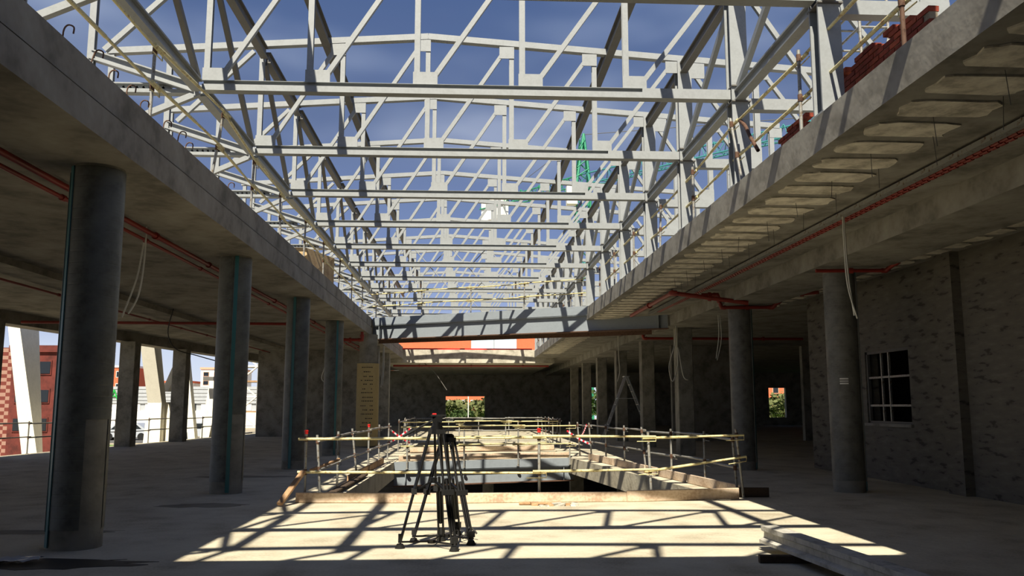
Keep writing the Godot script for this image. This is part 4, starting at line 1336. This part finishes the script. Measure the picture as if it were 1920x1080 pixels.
func build_outside() -> void:
	# ground around the building, at lower level
	var st := mb()
	prism(st, [Vector2(-160, -40), Vector2(-18.2, -40), Vector2(-18.2, 20), Vector2(-15.6, 73.4), Vector2(-15.6, 200), Vector2(-160, 200)], -1.5, -1.2)
	bx(st, -15.6, 120, -1.5, -1.2, 73.4, 200)
	setting("ground", st, M.ground, "pale ground outside the building", "ground")
	st = mb()
	prism(st, [Vector2(-60, 52), Vector2(-18.5, 52), Vector2(-18.5, 64), Vector2(-60, 66)], -1.2, -1.16)
	var gr := single("lawn", st, M.grass, "green lawn strip outside the open left side", "lawn")
	gr.set_meta("kind", "stuff")
	st = mb()
	bx(st, -14, 60, -1.2, -1.15, 76, 93)
	gr = single("lawn", st, M.grass, "green lawn outside the far windows", "lawn")
	gr.set_meta("kind", "stuff")
	st = mb()
	prism(st, [Vector2(-90, 70), Vector2(-17, 68), Vector2(-17, 80), Vector2(-90, 84)], -1.2, -1.17)
	setting("road", st, M.asphalt, "grey road beyond the lawn on the left", "road")
	# red building with checkered end on the left
	var rb := building("brick_building", "dark red brick building with checkered end wall, far left", -23.8, -21.5, 4.42, 46, 49.5, M.bld_red, 2, 3, M.bld_red, 0.0)
	st = mb()
	bx(st, -28.0, -23.8, -1.2, 4.66, 46.1, 49.5)
	var cw := part("checkered_wall", st, M.checker, rb)
	cw.set_meta("label", "wall checkered in red and pale brick")
	for q in [[-24.9, 0.3], [-24.9, 2.1]]:
		st = mb()
		bx(st, q[0] - 0.4, q[0] + 0.4, q[1], q[1] + 0.45, 46.04, 46.1)
		part("window", st, M.glass_dark, rb)
	# long white shed with green lettering
	var wb := thing("white_building", "long white and grey building with green lettering beyond the lawn", "building", V(-48, -1.2, 120))
	st = mb()
	bx(st, -70, -28, -1.2, 1.0, 120, 140)
	part("lower_wall", st, M.bld_white, wb)
	st = mb()
	bx(st, -70, -28, 1.0, 2.0, 120.2, 140)
	part("window_band", st, M.bld_grey, wb)
	for k in 28:
		st = mb()
		bx(st, -69.5 + k * 1.5, -68.7 + k * 1.5, 1.05, 1.95, 120.1, 120.2)
		part("pane", st, M.glass_dark if k % 3 == 0 else M.bld_white, wb)
	st = mb()
	bx(st, -70, -28, 2.0, 4.3, 120, 140)
	part("upper_wall", st, M.bld_grey, wb)
	for k in 4:
		st = mb()
		bx(st, -70, -28, 2.4 + k * 0.5, 2.43 + k * 0.5, 119.95, 120.0)
		part("cladding_joint", st, M.dark_steel, wb)
	var tm := TextMesh.new()
	tm.text = "GUA"
	var fnt := SystemFont.new()
	fnt.font_names = PackedStringArray(["Droid Sans"])
	tm.font = fnt
	tm.font_size = 64
	tm.pixel_size = 0.03
	tm.depth = 0.1
	var sg := mesh_node("lettering", tm, M.sign_green, wb)
	sg.position = V(-49.5, 3.15, 119.85) - wb.position
	sg.set_meta("label", "green sign lettering")
	# towns blocks behind
	building("apartment_block", "white apartment block rising behind the long white shed", -75, -62, 7.2, 150, 162, M.bld_white, 5, 3, M.bld_grey, 3.0)
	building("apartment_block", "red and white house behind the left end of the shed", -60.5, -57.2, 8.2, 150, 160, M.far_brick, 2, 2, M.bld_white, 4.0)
	building("apartment_block", "white flats seen between the far leaning pillars", -46.5, -41.0, 8.0, 152, 165, M.bld_white, 3, 3, M.bld_pink, 3.5)
	building("apartment_block", "low red roofed house beside the white flats", -52.5, -47.5, 5.6, 150, 158, M.bld_white, 3, 1, M.far_brick, 3.8)
	# what the far windows show
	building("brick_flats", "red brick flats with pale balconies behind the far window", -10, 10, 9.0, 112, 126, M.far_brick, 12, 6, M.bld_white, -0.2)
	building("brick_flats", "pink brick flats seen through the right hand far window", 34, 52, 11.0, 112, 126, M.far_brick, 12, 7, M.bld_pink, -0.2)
	var tg := "trees outside the far windows"
	tree("loose green tree left of centre in the far window", -1.4, 84, 2.3, 2.2, M.leaf, 900, tg)
	tree("yellowish green tree at the right of the far window", 1.9, 89, 2.4, 1.9, M.leaf, 900, tg)
	tree("dark green shrub low in the far window", -0.6, 80, 1.3, 1.2, M.leaf_dark, 500, tg)
	tree("bushy green tree in the right hand far window", 31.2, 84, 3.0, 1.9, M.leaf, 1100, tg)
	tree("dark small tree in the narrow far opening", 13.0, 86, 3.4, 2.0, M.leaf_dark, 500, tg)
	tree("low hedge along the bottom of the far window", 0.2, 96, 1.0, 3.2, M.leaf, 900, tg)
	tree("low hedge along the bottom of the right hand far window", 35.5, 96, 1.3, 2.6, M.leaf, 900, tg)
	tree("round shrub on the lawn on the left", -30.5, 62, 1.2, 1.2, M.leaf_dark, 400, tg)
	st = mb()
	tube(st, V(0.05, -1.15, 78), V(0.05, 5.5, 78), 0.05, 7)
	tube(st, V(0.05, 5.4, 78), V(0.5, 5.5, 78), 0.035, 6)
	single("lamp_post", st, M.white, "thin white lamp post standing in the middle of the far window", "lamp post")
	# parked cars on the road
	for c in [[-28.3, 74.0, "silver car parked beyond the crossed white pillars"], [-22.6, 76.0, "pale car parked beyond the far leaning pillars"]]:
		var t := thing("car", c[2], "car", V(c[0], -1.17, c[1]), "cars parked on the road")
		st = mb()
		sweep(st, [Vector2(-2.1, 0.25), Vector2(2.1, 0.25), Vector2(2.1, 0.7), Vector2(1.4, 0.85), Vector2(0.8, 1.4), Vector2(-0.9, 1.4), Vector2(-1.6, 0.9), Vector2(-2.1, 0.8)], V(c[0], -1.17, c[1] + 0.85), V(c[0], -1.17, c[1] - 0.85))
		part("body", st, M.car, t)
		st = mb()
		sweep(st, [Vector2(1.2, 0.88), Vector2(0.72, 1.32), Vector2(-0.82, 1.32), Vector2(-1.3, 0.92)], V(c[0], -1.17, c[1] + 0.87), V(c[0], -1.17, c[1] - 0.87))
		part("side_glass", st, M.glass_dark, t)
		for wx in [-1.3, 1.3]:
			st = mb()
			tube(st, V(c[0] + wx, -0.87, c[1] - 0.88), V(c[0] + wx, -0.87, c[1] + 0.88), 0.3, 12)
			part("wheel", st, M.black_matt, t)

func build_crane() -> void:
	var t := thing("tower_crane", "green tower crane with lattice jib rising behind the roof trusses", "crane", V(13.2, -1.2, 96.5))
	var mx := 13.2; var md := 96.5
	var w := 0.8
	var corners := [Vector2(-w, -w), Vector2(w, -w), Vector2(w, w), Vector2(-w, w)]
	for c in corners:
		var st := mb()
		tube(st, V(mx + c.x, -1.2, md + c.y), V(mx + c.x, 27.0, md + c.y), 0.12, 6)
		part("mast_leg", st, M.crane, t)
	var st := mb()
	for k in 17:
		var y := -1.2 + k * 1.65
		for i in 4:
			var a: Vector2 = corners[i]; var b: Vector2 = corners[(i + 1) % 4]
			var f := k % 2 == 0
			tube(st, V(mx + (a.x if f else b.x), y, md + (a.y if f else b.y)), V(mx + (b.x if f else a.x), y + 1.65, md + (b.y if f else a.y)), 0.07, 5)
	part("mast_lacing", st, M.crane, t)
	# cathead
	st = mb()
	for c in corners:
		tube(st, V(mx + c.x, 27.0, md + c.y), V(mx + 0.2, 33.4, md), 0.16, 6)
	for k in 4:
		var y := 28.0 + k * 1.2
		var s := 1.0 - k * 0.19
		for i in 4:
			tube(st, V(mx + corners[i].x * s, y, md + corners[i].y * s), V(mx + corners[(i + 1) % 4].x * s * 0.85, y + 1.0, md + corners[(i + 1) % 4].y * s * 0.85), 0.08, 5)
	part("cathead", st, M.crane, t)
	st = mb()
	bx(st, mx - 2.0, mx - 0.8, 24.6, 26.8, md - 1.6, md - 0.3)
	part("cab", st, M.white, t)
	# jib and counter jib
	var root := V(mx, 27.0, md)
	var dir := (V(22.4, 27, 86.1) - V(1.4, 27, 109.4)).normalized()
	var side := Vector3(-dir.z, 0, dir.x)
	for s in [[0.0, 46.0, "jib", M.crane_blue], [0.0, -17.0, "counter_jib", M.crane]]:
		var a := root
		var b: Vector3 = root + dir * s[1]
		st = mb()
		tube(st, a + side * 0.6, b + side * 0.6, 0.09, 5)
		tube(st, a - side * 0.6, b - side * 0.6, 0.09, 5)
		var up := Vector3(0, 1.5, 0)
		tube(st, a + up, b + up * 0.6, 0.1, 5)
		var n := int(absf(s[1]) / 1.5)
		for k in n:
			var p := a.lerp(b, float(k) / n)
			var q := a.lerp(b, (k + 0.5) / n) + up
			var r := a.lerp(b, float(k + 1) / n)
			for e in [-0.6, 0.6]:
				tube(st, p + side * e, q, 0.05, 4)
				tube(st, q, r + side * e, 0.05, 4)
			tube(st, p + side * 0.6, r - side * 0.6, 0.05, 4)
		part(s[2], st, s[3], t)
	for k in 3:
		st = mb()
		var c := root - dir * (13.5 + k * 1.3)
		bar(st, c + Vector3(0, -1.6, 0), c + Vector3(0, 1.0, 0), 1.0, 1.4, dir)
		var cw := part("counterweight", st, M.white, t)
		cw.set_meta("label", "white concrete counterweight")
	st = mb()
	tube(st, V(mx + 0.2, 33.3, md), root + dir * 30.0 + Vector3(0, 1.2, 0), 0.04, 4)
	tube(st, V(mx + 0.2, 33.3, md), root - dir * 15.0 + Vector3(0, 0.5, 0), 0.04, 4)
	part("tie_rod", st, M.dark_steel, t)

# ---------------------------------------------------------------- small things
func build_small() -> void:
	# damp patch and crumpled plastic sheet at the foot of the nearest column
	var st := mb()
	var plan := []
	for i in 26:
		var a := TAU * i / 26
		plan.append(Vector2(-4.35 + cos(a) * (0.95 + rng.randf_range(-0.3, 0.35)), 9.28 + sin(a) * (0.32 + rng.randf_range(-0.1, 0.08))))
	prism(st, plan, 0.0, 0.004)
	single("damp_patch", st, M.wet, "dark damp patch on the floor at the lower left", "stain")
	for q in [[-4.3, 14.5, 0.75, 0.3, "faint dark stain on the floor before the second left column"], [-5.6, 11.6, 1.1, 0.22, "faint dark stain on the floor beside the nearest left column"], [-5.2, 20.3, 1.3, 0.3, "faint dark stain on the floor behind the second left column"]]:
		st = mb()
		plan = []
		for i in 26:
			var a := TAU * i / 26
			plan.append(Vector2(q[0] + cos(a) * q[2] * rng.randf_range(0.65, 1.2), q[1] + sin(a) * q[3] * rng.randf_range(0.6, 1.2)))
		prism(st, plan, 0.0, 0.003)
		single("floor_stain", st, M.stain, q[4], "stain")
	st = mb()
	for i in 4:
		var a0 := 1.75 + 0.1 * i
		bar(st, V(-4.5, 2.28, 22.75) + Vector3(cos(a0), 0, sin(a0)) * 0.309, V(-4.5, 2.28, 22.75) + Vector3(cos(a0 + 0.1), 0, sin(a0 + 0.1)) * 0.309, 0.003, 0.12)
	single("sticker", st, M.film_grey, "pale grey sticker on the third round column of the left row", "sticker")
	st = mb()
	var n := 12
	var g := []
	for i in n + 1:
		var row := []
		for j in 5:
			row.append(V(-5.2 + i * 0.062 + rng.randf_range(-0.01, 0.01), 0.012 + absf(sin(i * 1.7 + j)) * 0.025 + rng.randf_range(0, 0.015), 9.18 + j * 0.075 + rng.randf_range(-0.015, 0.015) + i * 0.008))
		g.append(row)
	for i in n:
		for j in 4:
			quad(st, g[i][j], g[i + 1][j], g[i + 1][j + 1], g[i][j + 1], Vector3.UP)
			quad(st, g[i][j] - Vector3(0, 0.004, 0), g[i + 1][j] - Vector3(0, 0.004, 0), g[i + 1][j + 1] - Vector3(0, 0.004, 0), g[i][j + 1] - Vector3(0, 0.004, 0), Vector3.DOWN)
	single("plastic_sheet", st, M.sheet, "crumpled pale plastic sheet on the damp floor at lower left", "sheet")
